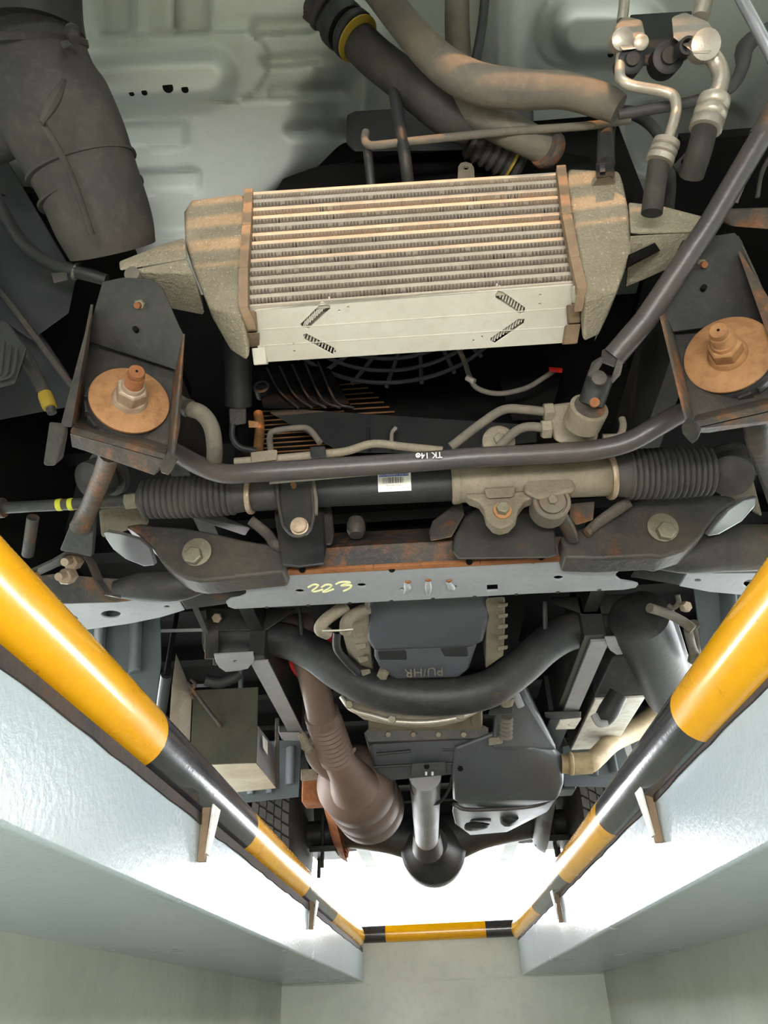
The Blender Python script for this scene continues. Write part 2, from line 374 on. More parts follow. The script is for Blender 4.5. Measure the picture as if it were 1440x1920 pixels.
# front grille whose slats break up the warm light
t = thing('front_grille', 'horizontal slat grille across the front of the cab', 'grille')
for k in range(5):
    z = 1.03+k*.027; part(t, 'slat', box(B(), (-.8, .06, z), (.8, .066, z+.012)), M['black'])
for x in (-.8, .8): part(t, 'post', box(B(), (x-.01, .075, .7), (x+.01, .09, 1.34)), M['black'])
part(t, 'lamp_block_upper', box(B(), (-.85, .02, 1.16), (.85, .06, 1.30)), M['black'], bevel=.01)  # added out of view to stop the warm beam above the slats
part(t, 'lamp_block_lower', box(B(), (-.85, .02, .66), (.85, .06, 1.03)), M['black'], bevel=.01)  # added out of view to cut the warm beam off below
# ================================================================ INTERCOOLER
t = thing('intercooler', 'dusty finned aluminium intercooler with cast end tanks and a pale lower plate', 'intercooler')
TLc, TRc, BLc, BRc = p(470, 365, z=.934), p(1053, 327, z=.936), p(466, 577, z=.758), p(1086, 531, z=.758)
PL, PR = p(490, 680, z=.742), p(1072, 645, z=.742)
def fc(u, v, d=0):            # face coordinates of the core: u across, v down, d depth (toward rear)
    q = TLc.lerp(TRc, u).lerp(BLc.lerp(BRc, u), v)
    return q+(BLc.lerp(BRc, u)*-1+PL.lerp(PR, u))*d
nt_ = 13
for i in range(nt_):
    v0 = (i+.62)/nt_; v1 = min(.985, v0+.38/nt_)
    bm = hull(B(), [fc(u, v, d) for u in (0, 1) for v in (v0, v1) for d in (0, .9 if i < nt_-1 else .14)])
    part(t, 'cooling_tube', bm, M['atube'], bevel=.0008)
for i in range(nt_+1):
    a = (i-.0+.02)/nt_ if i else 0; v0 = (i-1+1.0)/nt_ if i else .005; v1 = (i+.62)/nt_ if i < nt_ else .985
    if v1-v0 < .01: continue
    bm = B(); n = 184; prev = None
    for k in range(n+1):
        u = k/n; v = v0 if k % 2 else v1; jit = random.uniform(-.03, .03)
        dd = random.choice([0, 0, 0, .1]) if random.random() < .15 else 0
        row = [bm.verts.new(fc(min(1, max(0, u+jit/n*6)), v, -.004+dd*.5)), bm.verts.new(fc(u, v, .8 if i < nt_-1 else .13))]
        if prev: bm.faces.new((prev[0], row[0], row[1], prev[1]))
        prev = row
    o = part(t, 'fin_strip', bm, M['fin'], ang=10)
    sm = o.modifiers.new('th', 'SOLIDIFY'); sm.thickness = .0006
part(t, 'core_backing', hull(B(), [fc(u, v, d) for u in (0, 1) for v in (0.0, .9) for d in (.82, .93)]), M['void'])
# lower side plate with four ribbed slots and small holes
dn = (fc(0, 1)-fc(0, 0)).normalized()
def plp(pts):                 # pixels on the plate plane
    n_ = (PL-BLc).cross(BRc-BLc).normalized(); out = []
    for a, b in pts:
        r = ray(a, b); out.append(r*(BLc.dot(n_)/r.dot(n_)))
    return out
slots = [[(563, 608), (603, 568), (619, 573), (619, 581), (578, 618), (566, 614)],
         [(568, 628), (574, 625), (626, 652), (631, 660), (624, 666), (572, 638)],
         [(928, 553), (934, 545), (944, 548), (985, 577), (983, 587), (976, 590), (930, 560)],
         [(920, 634), (972, 598), (984, 598), (982, 608), (928, 645), (920, 641)]]
holes = [plp(s) for s in slots]+[plp(ell(a, b, 2.6, 2.3, 8)) for a, b in ((636, 583), (653, 576), (550, 645), (552, 659), (888, 639), (904, 632), (1013, 553), (1012, 570))]
out = plp([(484, 582), (1078, 534), (1080, 548), (1070, 575), (1072, 600), (1078, 612), (1072, 642), (497, 679), (484, 660), (480, 610), (470, 588)])
part(t, 'side_plate', plate(out, -dn*.0022, holes), M['alu'])
rb = B()
for s, (dx, dy) in zip(slots, ((4.5, -4.2), (5.5, 3.0), (5, 3.6), (5.6, -3.9))):
    cx = sum(q[0] for q in s)/len(s); cy = sum(q[1] for q in s)/len(s)
    for k in range(-5, 6):
        a = cx+dx*k*1.0; b = cy+dy*k*1.0
        sgn = -1 if dy < 0 else 1
        q = plp([(a+2.5, b-8), (a+4.7, b-8), (a-.3, b+8), (a-2.5, b+8)])
        ext(rb, [v_-dn*.004 for v_ in q], -dn*.003)
part(t, 'slot_fins', rb, M['alu'], kind='stuff')
part(t, 'slot_backing', hull(B(), [fc(u, 1, d)-dn*o_ for u in (.05, .95) for d in (.08, .9) for o_ in (.022, .025)]), M['void'])
for a, b in (((489, 618), (1071, 577)), ((492, 648), (1072, 612))):
    q = plp([a, b]); part(t, 'crease', tube(B(), [v_+dn*.0001 for v_ in q], .0006, 6, smooth=False), M['alu'])
part(t, 'top_flange', hull(B(), [fc(u, v, d) for u in (0, 1) for v in (-.012, .014) for d in (-.02, .93)]), M['atube'], bevel=.0006)
# crimped header strips
def header(pts, w0):
    bm = B()
    for (a, za), (b, zb) in zip(pts, pts[1:]):
        A = p(*a, y=za); C = p(*b, y=zb)
        e = V((w0, 0, 0)); f_ = V((0, .012, -.002))
        hull(bm, [A-e, A+e, C-e, C+e, A-e+f_, A+e+f_, C-e+f_, C+e+f_])
    return bm
part(t, 'header_strip', header([((466, 352), .582), ((462, 420), .592), ((456, 500), .606), ((456, 575), .622), ((470, 605), .64)], .0060), M['header'], bevel=.002)
part(t, 'header_strip', header([((1052, 308), .582), ((1063, 400), .592), ((1078, 480), .608), ((1092, 540), .622), ((1086, 570), .64)], .0062), M['header'], bevel=.002)
def rib(pts, w_, m, nm):
    bm = B(); Q = [p(a, b, y=yy) for a, b, yy in pts]; e = V((w_, 0, 0)); f_ = V((0, .01, .010))
    for A, C in zip(Q, Q[1:]): hull(bm, [A-e, A+e, C-e, C+e, A-e+f_, A+e+f_, C-e+f_, C+e+f_])
    part(t, nm, bm, m, bevel=.0015)
rib([(464, 583, .63), (468, 622, .66)], .009, M['header'], 'crimp_tab')
rib([(473, 624, .66), (477, 650, .69)], .007, M['header'], 'crimp_tab')
rib([(484, 652, .69), (488, 684, .71)], .009, M['alu'], 'crimp_tab')
rib([(1088, 535, .625), (1092, 568, .65)], .009, M['alu'], 'crimp_tab')
rib([(1076, 570, .65), (1078, 606, .68)], .007, M['header'], 'crimp_tab')
rib([(1076, 608, .68), (1070, 645, .71)], .009, M['header'], 'crimp_tab')
bm = B()
for k in range(16):
    v = (k+.5)/16
    for u, s in ((-.012, -1), (1.01, 1)):
        q = fc(u, v, -.02); lathe(bm, q, q+V((0, -1, 0)), [(0, .0035), (.003, .003)], 8)
part(t, 'crimp_teeth', bm, M['header'])
# cast tanks : front outline in px + rear (lower) outline
def tank(front, rear, yf, yr_, nm='end_tank'):
    bm = B()
    hull(bm, [p(a, b, y=yf(b)) for a, b in front]+[p(a, b, y=yr_) for a, b in rear])
    part(t, nm, bm, M['cast_tank'], bevel=.007, ang=60)
yf = lambda b: .588+(b-350)*.0002
tank([(360, 374), (462, 362), (456, 590), (345, 396), (347, 450), (362, 505), (390, 570)], [(470, 684), (436, 662), (400, 600), (382, 545), (350, 470), (356, 420)], lambda b: yf(b), .69)
tank([(1060, 316), (1160, 320), (1168, 345), (1180, 400), (1185, 470), (1160, 540), (1098, 560)], [(1092, 645), (1120, 632), (1140, 590), (1165, 520), (1178, 440), (1165, 360)], lambda b: yf(b), .69)
# mounting arms : shallow channels
def armpart(pts1, pts2, nm='mounting_arm'):
    part(t, nm, hull(B(), [p(a, b, y=yy) for a, b, yy in pts1+pts2]), M['cast_tank'], bevel=.003)
armpart([(222, 491, .60), (224, 508, .60), (345, 446, .59), (352, 486, .60), (300, 460, .595)], [(240, 500, .64), (350, 470, .64)])
armpart([(228, 508, .60), (350, 484, .60), (362, 512, .605)], [(300, 575, .68), (332, 570, .68), (385, 592, .68), (380, 560, .66), (262, 535, .64)], 'arm_web')
armpart([(1178, 378, .588), (1182, 440, .60), (1345, 412, .60), (1345, 426, .60), (1338, 436, .605), (1240, 385, .59)], [(1300, 430, .64), (1185, 430, .64)])
armpart([(1180, 440, .60), (1330, 432, .605), (1300, 468, .63)], [(1170, 540, .67), (1205, 525, .67), (1290, 488, .66)], 'arm_web')
part(t, 'arm_slot', hull(B(), [p(a, b, y=yy) for a, b, yy in ((1178, 478, .604), (1228, 455, .612), (1238, 470, .62), (1172, 505, .625), (1200, 480, .63), (1190, 490, .60))]), M['void'])
for a, b in ((247, 513), (1318, 437)):
    q = p(a, b, y=.60); part(t, 'bush', lathe(B(), q, q+V((0, .7, .3)), [(0, .010), (.03, .011)], 20), M['hose_grey'])
q = p(873, 320, y=.60)
part(t, 'top_tab', plate([p(a, b, y=.60) for a, b in ((858, 337), (859, 312), (864, 305), (873, 303), (884, 306), (889, 314), (890, 334))], (0, .004, 0), [[p(a, b, y=.60) for a, b in ell(874, 314, 5, 4, 10)]]), M['cast'], bevel=.0005)
for k in range(2):
    Q = p(425+k*8, 560+k*95, y=.66); 
# sensor with its cable
t = thing('temperature_sensor', 'black plug and hex sensor on the top right of the intercooler', 'sensor')
q = p(1132, 345, y=.585); part(t, 'hex_base', hexnut(B(), q, (.05, -.35, .9), .015, .010), M['cast'])
part(t, 'plug', hull(B(), [p(a, b, y=yy) for a, b in ((1117, 306), (1150, 303), (1153, 330), (1118, 333)) for yy in (.565, .59)]), M['black'], bevel=.001)
part(t, 'clip', hull(B(), [p(a, b, y=yy) for a, b in ((1124, 308), (1134, 307), (1135, 322), (1125, 323)) for yy in (.561, .566)]), M['ink'])
part(t, 'cable', tube(B(), [p(a, b, y=yy) for a, b, yy in ((1136, 308, .578), (1136, 270, .575), (1140, 235, .575), (1160, 214, .58), (1190, 214, .59), (1225, 240, .60), (1250, 285, .61), (1258, 340, .62), (1254, 392, .63))], [.012, .0115, .0115, .010, .009, .0075, .007, .007, .007]), M['boot'])
# ================================================================ ROD BRACKETS with washer and nut
def rod_bracket(label, back, yb, flanges, lip, horn, feet, disc, tip, nutm, yo=0):
    t = thing('strut_rod_bracket', label, 'bracket', 'chassis brackets for the strut rods')
    part(t, 'back_plate', ext(B(), py_(back, yb), (0, .004, 0)), M['chassis_mid'], bevel=.001)
    for fl in flanges:
        part(t, 'side_flange', hull(B(), [p(a, b, y=yy)+V((dx, 0, 0)) for a, b, yy in fl for dx in (-.0015, .0015)]), M['chassis_rust'], bevel=.001)
    for l_ in lip: part(t, 'lower_lip', hull(B(), [p(a, b, y=yy) for a, b, yy in l_]), M['chassis_rust'], bevel=.002)
    part(t, 'upper_plate', ext(B(), [p(a, b, y=yy) for a, b, yy in horn], (0, .004, .002)), M['chassis'], bevel=.001)
    for f_ in feet: part(t, 'foot', hull(B(), [p(a, b, y=yy) for a, b, yy in f_]), M['chassis_mid'], bevel=.003)
    return t
L = rod_bracket('left chassis bracket, a rusty tray holding the big washer', 
    [(163, 636), (330, 692), (318, 838), (150, 786)], .672,
    [[(172, 570, .60), (166, 640, .672), (133, 800, .63), (150, 786, .672), (170, 590, .60), (128, 795, .62)],
     [(345, 625, .63), (328, 690, .672), (335, 800, .64), (316, 840, .672), (322, 870, .63)]],
    [[(150, 783, .672), (318, 835, .672), (135, 800, .64), (312, 852, .64), (130, 812, .64), (308, 862, .64)],
     [(130, 812, .645), (308, 862, .645), (134, 838, .66), (200, 858, .66), (300, 882, .66), (305, 875, .66), (290, 893, .665)]],
    [(192, 528, .60), (230, 520, .60), (285, 523, .60), (305, 540, .605), (330, 600, .62), (344, 628, .63), (330, 694, .66), (165, 640, .655), (172, 600, .62)],
    [[(92, 790, .60), (112, 792, .60), (128, 798, .61), (100, 812, .60), (80, 874, .61), (104, 874, .61), (118, 862, .63), (128, 808, .63)],
     [(318, 842, .63), (322, 856, .62), (336, 860, .62), (326, 876, .61), (315, 894, .61), (300, 888, .62), (296, 872, .64)],
     [(170, 580, .598), (176, 566, .60), (112, 800, .605), (134, 802, .605), (130, 790, .62), (173, 600, .61)]], None, None, None)
R_ = rod_bracket('right chassis bracket, a rusty tray holding the big washer',
    [(1262, 618), (1424, 556), (1462, 742), (1302, 780)], .668,
    [[(1232, 560, .62), (1262, 618, .668), (1300, 782, .668), (1282, 770, .63), (1234, 575, .62), (1290, 800, .64)],
     [(1385, 470, .60), (1424, 556, .668), (1470, 700, .66), (1440, 560, .61), (1478, 730, .62)]],
    [[(1302, 778, .668), (1462, 740, .668), (1294, 792, .64), (1470, 750, .64), (1298, 804, .64), (1472, 764, .64)],
     [(1298, 804, .645), (1472, 764, .645), (1310, 812, .66), (1380, 800, .66), (1470, 786, .66), (1460, 792, .665), (1330, 812, .665)]],
    [(1280, 450, .60), (1378, 436, .60), (1392, 452, .60), (1440, 600, .64), (1262, 622, .655), (1234, 560, .62), (1236, 540, .62)],
    [[(1290, 780, .63), (1302, 790, .62), (1318, 805, .62), (1310, 822, .61), (1298, 838, .61), (1278, 812, .62), (1276, 800, .63)],
     [(1376, 438, .60), (1388, 440, .60), (1444, 560, .615), (1430, 560, .62), (1392, 470, .605)]], None, None, None)
for t, hs in ((L, ((254, 618, 5), (254, 578, 3))), (R_, ((1320, 540, 5),))):
    for a, b, r in hs: q = p(a, b, y=.60); q = p(a, b, y=.625); part(t, 'hole', lathe(B(), q-V((0, .002, 0)), q+V((0, .5, .2)), [(0, .0035), (.01, .0035)], 12), M['void'])
for t, (a, b) in ((L, (265, 577)), (R_, (1311, 502))):
    q = p(a, b-6, y=.617); part(t, 'upper_nut', hexnut(B(), q, (0, -.6, -.8), .007, .010), M['bolt_dark']); part(t, 'upper_bolt', lathe(B(), q, q+V((0, -.6, -.8)), [(0, .004), (.018, .004)], 10), M['rust'])
def rod_end(label, c, y, tipc, r, nutmat, boltmat):
    """washer, rubber cushion, nut and bolt end on one axis"""
    t = thing('strut_rod_mount', label, 'rod mount', 'big washers on the strut rod ends')
    c3 = p(*c, y=y); tp = p(*tipc, y=y-.060)
    ax = (tp-c3).normalized()
    part(t, 'washer', lathe(B(), c3, tp, [(0, r*.98), (.002, r), (.005, r), (.006, r*.97)], 48), M['washer'])
    part(t, 'rubber_cushion', lathe(B(), c3-ax*.024, c3, [(0, r*.90), (.003, r*1.03), (.012, r*1.04), (.020, r*.98), (.0235, r*.9)], 40), M['boot'])
    for k in range(14):
        a = 2*PI*k/14; u = ax.orthogonal().normalized(); s = ax.cross(u); d = u*math.cos(a)+s*math.sin(a); e = u*-math.sin(a)+s*math.cos(a)
        hullp = [c3-ax*h_+d*rr*r+e*w_ for h_ in (.009, .021) for rr in (1.0, 1.07) for w_ in (-.008, .008)]
        part(t, 'cushion_lug', hull(B(), hullp), M['boot'], bevel=.001)
    nb = c3+ax*.006
    part(t, 'collar', lathe(B(), nb, nb+ax, [(0, r*.46), (.003, r*.44), (.006, r*.40)], 32), nutmat)
    part(t, 'nut', hexnut(B(), nb+ax*.006, ax, r*.40, .020), nutmat, bevel=.0012)
    part(t, 'nut_neck', lathe(B(), nb+ax*.025, nb+ax, [(0, r*.30), (.006, r*.27)], 24), nutmat)
    pr_ = [(0, r*.205)]
    for k in range(10): pr_ += [(.0+k*.0024, r*.235), (.0012+k*.0024, r*.21)]
    pr_ += [(.026, r*.21), (.030, r*.19)]
    part(t, 'threaded_end', lathe(B(), nb+ax*.026, nb+ax, [(a_, b_) for a_, b_ in pr_], 24), boltmat)
    q = nb+ax*.0562; part(t, 'centre_dimple', lathe(B(), q, q+ax, [(0, .0016), (.0004, .0016)], 10), M['void'])
rod_end('left strut rod washer with a whitish nut and rusty bolt end', (242, 754), .650, (258, 690), .0465, M['bolt'], M['rust'])
rod_end('right strut rod washer with a fully rusted nut and bolt end', (1366, 668), .646, (1344, 612), .0485, M['washer'], M['washer'])
# strut rods
t = thing('strut_rod', 'rusty strut rod running back from the left bracket to a flat bolted paddle', 'strut rod', 'strut rods')
part(t, 'rod', tube(B(), [p(205, 850, y=.70), p(196, 880, y=.74), p(166, 955, y=.83), p(150, 990, y=.86)], [.0125, .0125, .0125, .015]), M['chassis_rust'])
part(t, 'paddle', hull(B(), [p(a, b, y=yy)+o for a, b, yy in ((143, 955, .84), (178, 960, .84), (112, 1032, .90), (172, 1044, .90), (175, 1010, .88)) for o in (V((0, 0, 0)), V((0, .006, .006)))]), M['chassis'], bevel=.003)
bm = B(); Q = [p(a, b, y=yy) for a, b, yy in ((55, 1068, .93), (98, 1048, .92), (125, 1032, .91), (150, 1032, .91), (164, 1050, .925), (178, 1085, .94), (196, 1110, .95), (212, 1112, .95))]
for A, C in zip(Q, Q[1:]): hull(bm, [A, C, A+V((0, .03, .012)), C+V((0, .03, .012)), A+V((0, 0, -.005)), C+V((0, 0, -.005)), A+V((0, .03, .007)), C+V((0, .03, .007))])
part(t, 'bent_bracket', bm, M['chassis_mid'], bevel=.001)
for a, b in ((130, 1052), (119, 1079)):
    q = p(a, b, y=.925); part(t, 'nut', hexnut(B(), q+V((0, .02, .012)), (.0, -.75, -.6), .0125, .022), M['bolt'], bevel=.001); q2 = q+V((0, -.004, -.003)); part(t, 'bolt_end', lathe(B(), q+V((0, .01, .01)), q2+V((0, -.02, -.016)), [(0, .006), (.03, .006)], 12), M['bolt'])
q = p(58, 1090, y=.95); part(t, 'washer', lathe(B(), q, q+V((0, -.7, -.7)), [(0, .018), (.006, .016)], 20), M['washer'])
t = thing('strut_rod', 'grey strut rod running down from the right bracket out of frame', 'strut rod', 'strut rods')
part(t, 'rod', tube(B(), [p(1418, 780, y=.70), p(1425, 830, y=.74), p(1450, 900, y=.82), p(1480, 990, y=.9)], .0155), M['chassis_mid'])
for label, a, b, r in (('black cushion behind the left strut rod', (165, 905), (215, 890), .030), ('black cushion behind the right strut rod', (1370, 895), (1400, 860), .03)):
    t = thing('bump_cushion', label, 'rubber stop'); q = p(*a, y=.86); part(t, 'rubber', lathe(B(), q, q+V((.3, .4, .6)), [(0, .022), (.005, r), (.03, r), (.04, .02)], 24), M['boot']); part(t, 'cup', lathe(B(), q+V((.3, .4, .6))*.05, q+V((.3, .4, .6)), [(0, .036), (.01, .036)], 24), M['chassis_mid'])
# ================================================================ STABILISER BAR
t = thing('stabiliser_bar', 'long dark bent stabiliser bar crossing the whole underside', 'stabiliser bar')
sp_ = [(300, 836), (335, 852), (372, 872), (420, 888), (480, 886), (620, 877), (760, 868), (900, 857), (1040, 850), (1120, 843), (1180, 828), (1235, 798), (1275, 776), (1320, 762)]
zs = [.66, .645, .62, .605, .60, .60, .60, .60, .60, .60, .602, .612, .625, .64]
part(t, 'bar', tube(B(), [p(a, b, z=z_) for (a, b), z_ in zip(sp_, zs)], .0132, 24), M['stab'])
def on_bar(px_, py__, z_=.60, r=.0134):
    q = p(px_, py__, z=z_); return q-q.normalized()*r
up_t = V((0, .6, -.8))
c = p(806, 852, z=.6); c = c-c.normalized()*.0136
part(t, 'paint_marking', text('TK 14', on_bar(809, 853)-V((0, .0006, .0006)), (-1, -.02, 0), up_t, .0108), M['white'])
bm = text('o', on_bar(784, 855)-V((0, .0006, .0006)), (-1, 0, 0), up_t, .013); part(t, 'round_mark', bm, M['white'])
part(t, 'round_mark', text('x', on_bar(784, 855)-V((0, .0008, .0008)), (-1, 0, 0), up_t, .008), M['white'])
t = thing('curved_hose', 'dusty grey bent hose beside the left bracket', 'hose')
part(t, 'hose', tube(B(), [p(a, b, y=yy) for a, b, yy in ((330, 752, .70), (352, 765, .70), (378, 775, .705), (396, 800, .72), (402, 835, .74), (402, 862, .77))], .0105, 18), M['hose_grey'])
part(t, 'clamp', lathe(B(), p(350, 764, y=.70), p(358, 767, y=.70), [(0, .0118), (.006, .0118)], 20), M['chassis_mid'])
# ================================================================ STEERING RACK
rk = thing('steering_rack', 'steering rack with black tube, cast housing and ribbed rubber boots', 'steering rack')
YR = .875
def rp_(a, b): return p(a, b, y=YR)
def boot(A, C, r0, n, nm='ribbed_boot'):
    Lh = (C-A).length; pr_ = [(0, r0*.55), (.004, r0*.7)]
    for k in range(n):
        t0 = .006+(Lh-.03)*k/n; dt = (Lh-.03)/n
        rr = r0*(.95+.05*math.sin(PI*k/n))
        pr_ += [(t0, rr*.90), (t0+dt*.25, rr*.985), (t0+dt*.5, rr), (t0+dt*.75, rr*.985), (t0+dt*.98, rr*.90)]
    pr_ += [(Lh-.022, r0*.86), (Lh-.006, r0*.8), (Lh, r0*.72)]
    part(rk, nm, lathe(B(), A, C, pr_, 40), M['boot'], ang=70)
boot(rp_(262, 936), rp_(472, 926), .0315, 16)
boot(rp_(1340, 883), rp_(1142, 892), .0375, 15)
def cyl(root, nm, a, b, r, m, bevel=0, ends=None, seg=36, y=YR):
    A = p(*a, y=y); C = p(*b, y=y); Lh = (C-A).length
    part(root, nm, lathe(B(), A, C, [(0, r*.96), (.002, r), (Lh-.002, r), (Lh, r*.96)], seg), m, ang=50)
cyl(rk, 'boot_clamp', (466, 927), (475, 927), .0295, M['bolt'])
cyl(rk, 'boot_clamp', (1138, 893), (1148, 892), .0345, M['bolt'])
cyl(rk, 'tube_neck', (474, 927), (520, 924), .0250, M['boot'])
cyl(rk, 'rack_tube', (515, 924), (852, 908), .0242, M['black'])
cyl(rk, 'housing', (846, 908), (1142, 894), .0275, M['cast'])
cyl(rk, 'housing_collar', (846, 908), (862, 907), .0295, M['cast'])
cyl(rk, 'tie_rod', (-40, 955), (265, 938), .0085, M['chassis_mid'])
cyl(rk, 'tie_rod', (1335, 880), (1500, 876), .0095, M['chassis_mid'])
cyl(rk, 'rod_nut', (236, 940), (258, 938), .0125, M['bolt_dark'], seg=6)
cyl(rk, 'yellow_band', (107, 947), (117, 946), .0092, M['lime']); cyl(rk, 'yellow_band', (129, 946), (138, 945), .0092, M['lime'])
cyl(rk, 'rod_socket', (-30, 954), (8, 952), .015, M['chassis_rust'])
lug = part(rk, 'mounting_lug', plate([p(a, b, y=YR-.012) for a, b in ((872, 925), (1008, 918), (1005, 932), (985, 938), (972, 955), (968, 972), (955, 986), (940, 990), (924, 986), (912, 972), (908, 955), (898, 940), (880, 934))], (0, .02, 0)), M['cast'], bevel=.004)
part(rk, 'lug_rim', hull(B(), [p(a, b, y=yy) for a, b in ((906, 915), (968, 912), (964, 932), (912, 935)) for yy in (YR-.02, YR-.005)]), M['cast'], bevel=.004)
q = p(942, 958, y=YR-.013); part(rk, 'lug_washer', lathe(B(), q, q+V((0, -1, -.15)), [(0, .013), (.003, .0125)], 24), M['washer'], sub=lug); part(rk, 'lug_bolt', hexnut(B(), q+V((0, -.003, 0)), (0, -1, -.1), .0095, .010), M['bolt_dark'], bevel=.0008, sub=lug)
q = p(1036, 938, y=YR-.018); part(rk, 'adjuster_cap', lathe(B(), q+V((0, .04, .01)), q, [(0, .027), (.036, .026), (.038, .024), (.038, .021), (.034, .020), (.034, .018), (.040, .018), (.041, .008), (.041, 0)], 36), M['hose_grey']); part(rk, 'adjuster_nut', hexnut(B(), q, (0, -1, -.25), .007, .006), M['bolt_dark'])
part(rk, 'housing_boss', hull(B(), [p(a, b, y=yy) for a, b in ((985, 870), (1075, 866), (1080, 922), (1010, 940), (980, 925)) for yy in (YR-.022, YR+.02)]), M['cast'], bevel=.008)
# white and blue sticker
ax0 = p(741, 913.5, y=YR); axd = (p(841, 908.7, y=YR)-p(641, 918.3, y=YR)).normalized()
n0 = -ax0.normalized(); n0 = (n0-axd*n0.dot(axd)).normalized(); u0 = n0.cross(axd); u0 = u0 if u0.z > 0 else -u0
s_ = 1.06/1400; RT = .0242
def sp3(u, v, off):          # u right, v down in px from the sticker centre, wrapped on the tube
    a_ = (11.5-v)*s_/RT
    return ax0+axd*u*s_+(n0*math.cos(a_)+u0*math.sin(a_))*(RT+off)
def stick(nm, u0_, u1_, v0_, v1_, m, off, sub=None):
    bm = B(); n = 10; rows = []
    for i in range(n+1):
        v = v0_+(v1_-v0_)*i/n
        rows.append([bm.verts.new(sp3(u, v, o_)) for u, o_ in ((u0_, off), (u1_, off), (u1_, off-.0004), (u0_, off-.0004))])
    for a_, b_ in zip(rows, rows[1:]):
        for k in range(4): bm.faces.new((a_[k], a_[(k+1) % 4], b_[(k+1) % 4], b_[k]))
    bm.faces.new(rows[0]); bm.faces.new(rows[-1][::-1])
    return part(rk, nm, bm, m, sub=sub)
st_ = stick('sticker', -31, 31, -19, 19, M['white'], .0008)
stick('blue_header', -29, 27, -17, -10, M['blue'], .0011, st_)
bb = B()
x_ = -22
while x_ < 18:
    w_ = random.choice([.6, .6, 1.1, 1.6])
    rr_ = [[bb.verts.new(sp3(u, -8+3*i_, .0011)) for u in (x_, x_+w_)] for i_ in range(5)]
    for q1, q2 in zip(rr_, rr_[1:]): bb.faces.new((q1[0], q1[1], q2[1], q2[0]))
    x_ += w_+random.choice([.7, 1.0, 1.3])
part(rk, 'barcode', bb, M['ink'], sub=st_, kind='stuff')
def stx(nm, body, v, size, m):
    a_ = (11.5-v)*s_/RT; nn = n0*math.cos(a_)+u0*math.sin(a_); part(rk, nm, text(body, sp3(-1, v, .0013), -axd, nn.cross(axd) if nn.cross(axd).z < 0 else -nn.cross(axd), size, .0001), m, sub=st_)
stx('header_text', 'MANDO CORPORATION', -13.5, .0040, M['white'])
stx('print', 'HMC 57700-4F100', 8, .0028, M['greyink'])
stx('print', '57700-4F', 12.5, .0026, M['greyink'])
# rack clamp
t = thing('rack_clamp', 'dark strap clamp bolted over the left end of the rack', 'clamp')
strap = part(t, 'strap', ext(B(), [p(a, b, y=YR-.030) for a, b in ((527, 900), (584, 897), (592, 940), (590, 965), (583, 988), (572, 1000), (558, 1003), (542, 998), (532, 985), (527, 960), (525, 930))], (0, .012, .002)), M['chassis'], bevel=.002)
part(t, 'rim', tube(B(), [p(a, b, y=YR-.032) for a, b in ((520, 905), (521, 935), (527, 968), (533, 988), (548, 1003), (566, 1004), (581, 990), (588, 965), (586, 930), (582, 898))], .0022, 8), M['chassis_mid'])
part(t, 'rim', tube(B(), [p(a, b, y=YR-.03) for a, b in ((586, 900), (592, 935), (592, 965))], .003, 8), M['hose_grey'])
q = p(562, 988, y=YR-.033); part(t, 'bolt', lathe(B(), q, q+V((0, -1, -.3)), [(0, .0125), (.004, .0125), (.0045, .0105), (.011, .0105), (.012, .009)], 24), M['bolt'], sub=strap)
q = p(551, 912, y=YR-.03); part(t, 'small_bolt', lathe(B(), q, q+V((0, -1, 0)), [(0, .004), (.005, .004)], 12), M['washer'])
t = thing('flat_steel_strip', 'thin pale steel strip lying between stabiliser bar and rack tube', 'strip')
part(t, 'strip', hull(B(), [p(a, b, y=yy) for a, b in ((505, 908), (505, 900), (700, 884), (790, 874), (705, 891)) for yy in (.80, .806)]), M['galv'])
# ================================================================ FRONT CROSSMEMBER
t = thing('front_crossmember', 'rusty boxed crossmember with a grey bottom plate marked 223', 'crossmember')
zb = .57
outl = [(400, 1088), (520, 1079), (700, 1070), (900, 1060), (1100, 1050), (1222, 1044), (1216, 1050), (1190, 1060), (1163, 1069), (1155, 1076), (1155, 1082), (1164, 1089), (1188, 1093), (1197, 1096), (1192, 1102), (1170, 1106), (1000, 1113), (800, 1124), (600, 1134), (440, 1142), (428, 1138), (424, 1130), (432, 1124), (450, 1121), (461, 1116), (462, 1108), (452, 1102), (408, 1100), (401, 1096)]
hl = [ell(562, 1109, 9, 4), ell(678, 1098, 9, 4.2), ell(1047, 1084, 9.5, 4.5), ell(803, 1102, 5.5, 3, 10), ell(753, 1105, 4.5, 2.6, 10), ell(852, 1100, 4.5, 2.6, 10),
      [(913, 1097), (933, 1096), (934, 1108), (913, 1109)]]
part(t, 'bottom_plate', plate(pz_(outl, zb), (0, 0, .004), [pz_(h, zb) for h in hl]), M['grey_plate_lit'], bevel=.0006)
for s in (((758, 1094), (764, 1090), (764, 1100), (748, 1108), (770, 1114)), ((800, 1088), (806, 1088), (803, 1100), (800, 1114), (806, 1116)), ((838, 1092), (842, 1090), (846, 1100), (862, 1098), (838, 1112))):
    Q = pz_(s, zb); 
    part(t, 'pressed_rib', tube(B(), [Q[0]*.5+Q[1]*.5, Q[2], Q[3]*.5+Q[4]*.5], [.004, .0065, .003], 10), M['grey_plate_lit'])
for a, b in ((765, 1091), (803, 1088), (842, 1089)):
    q = p(a, b, z=zb-.001); part(t, 'weld_spot', lathe(B(), q, q+V((0, 0, -1)), [(0, .005), (.002, .003)], 12), M['rust'])
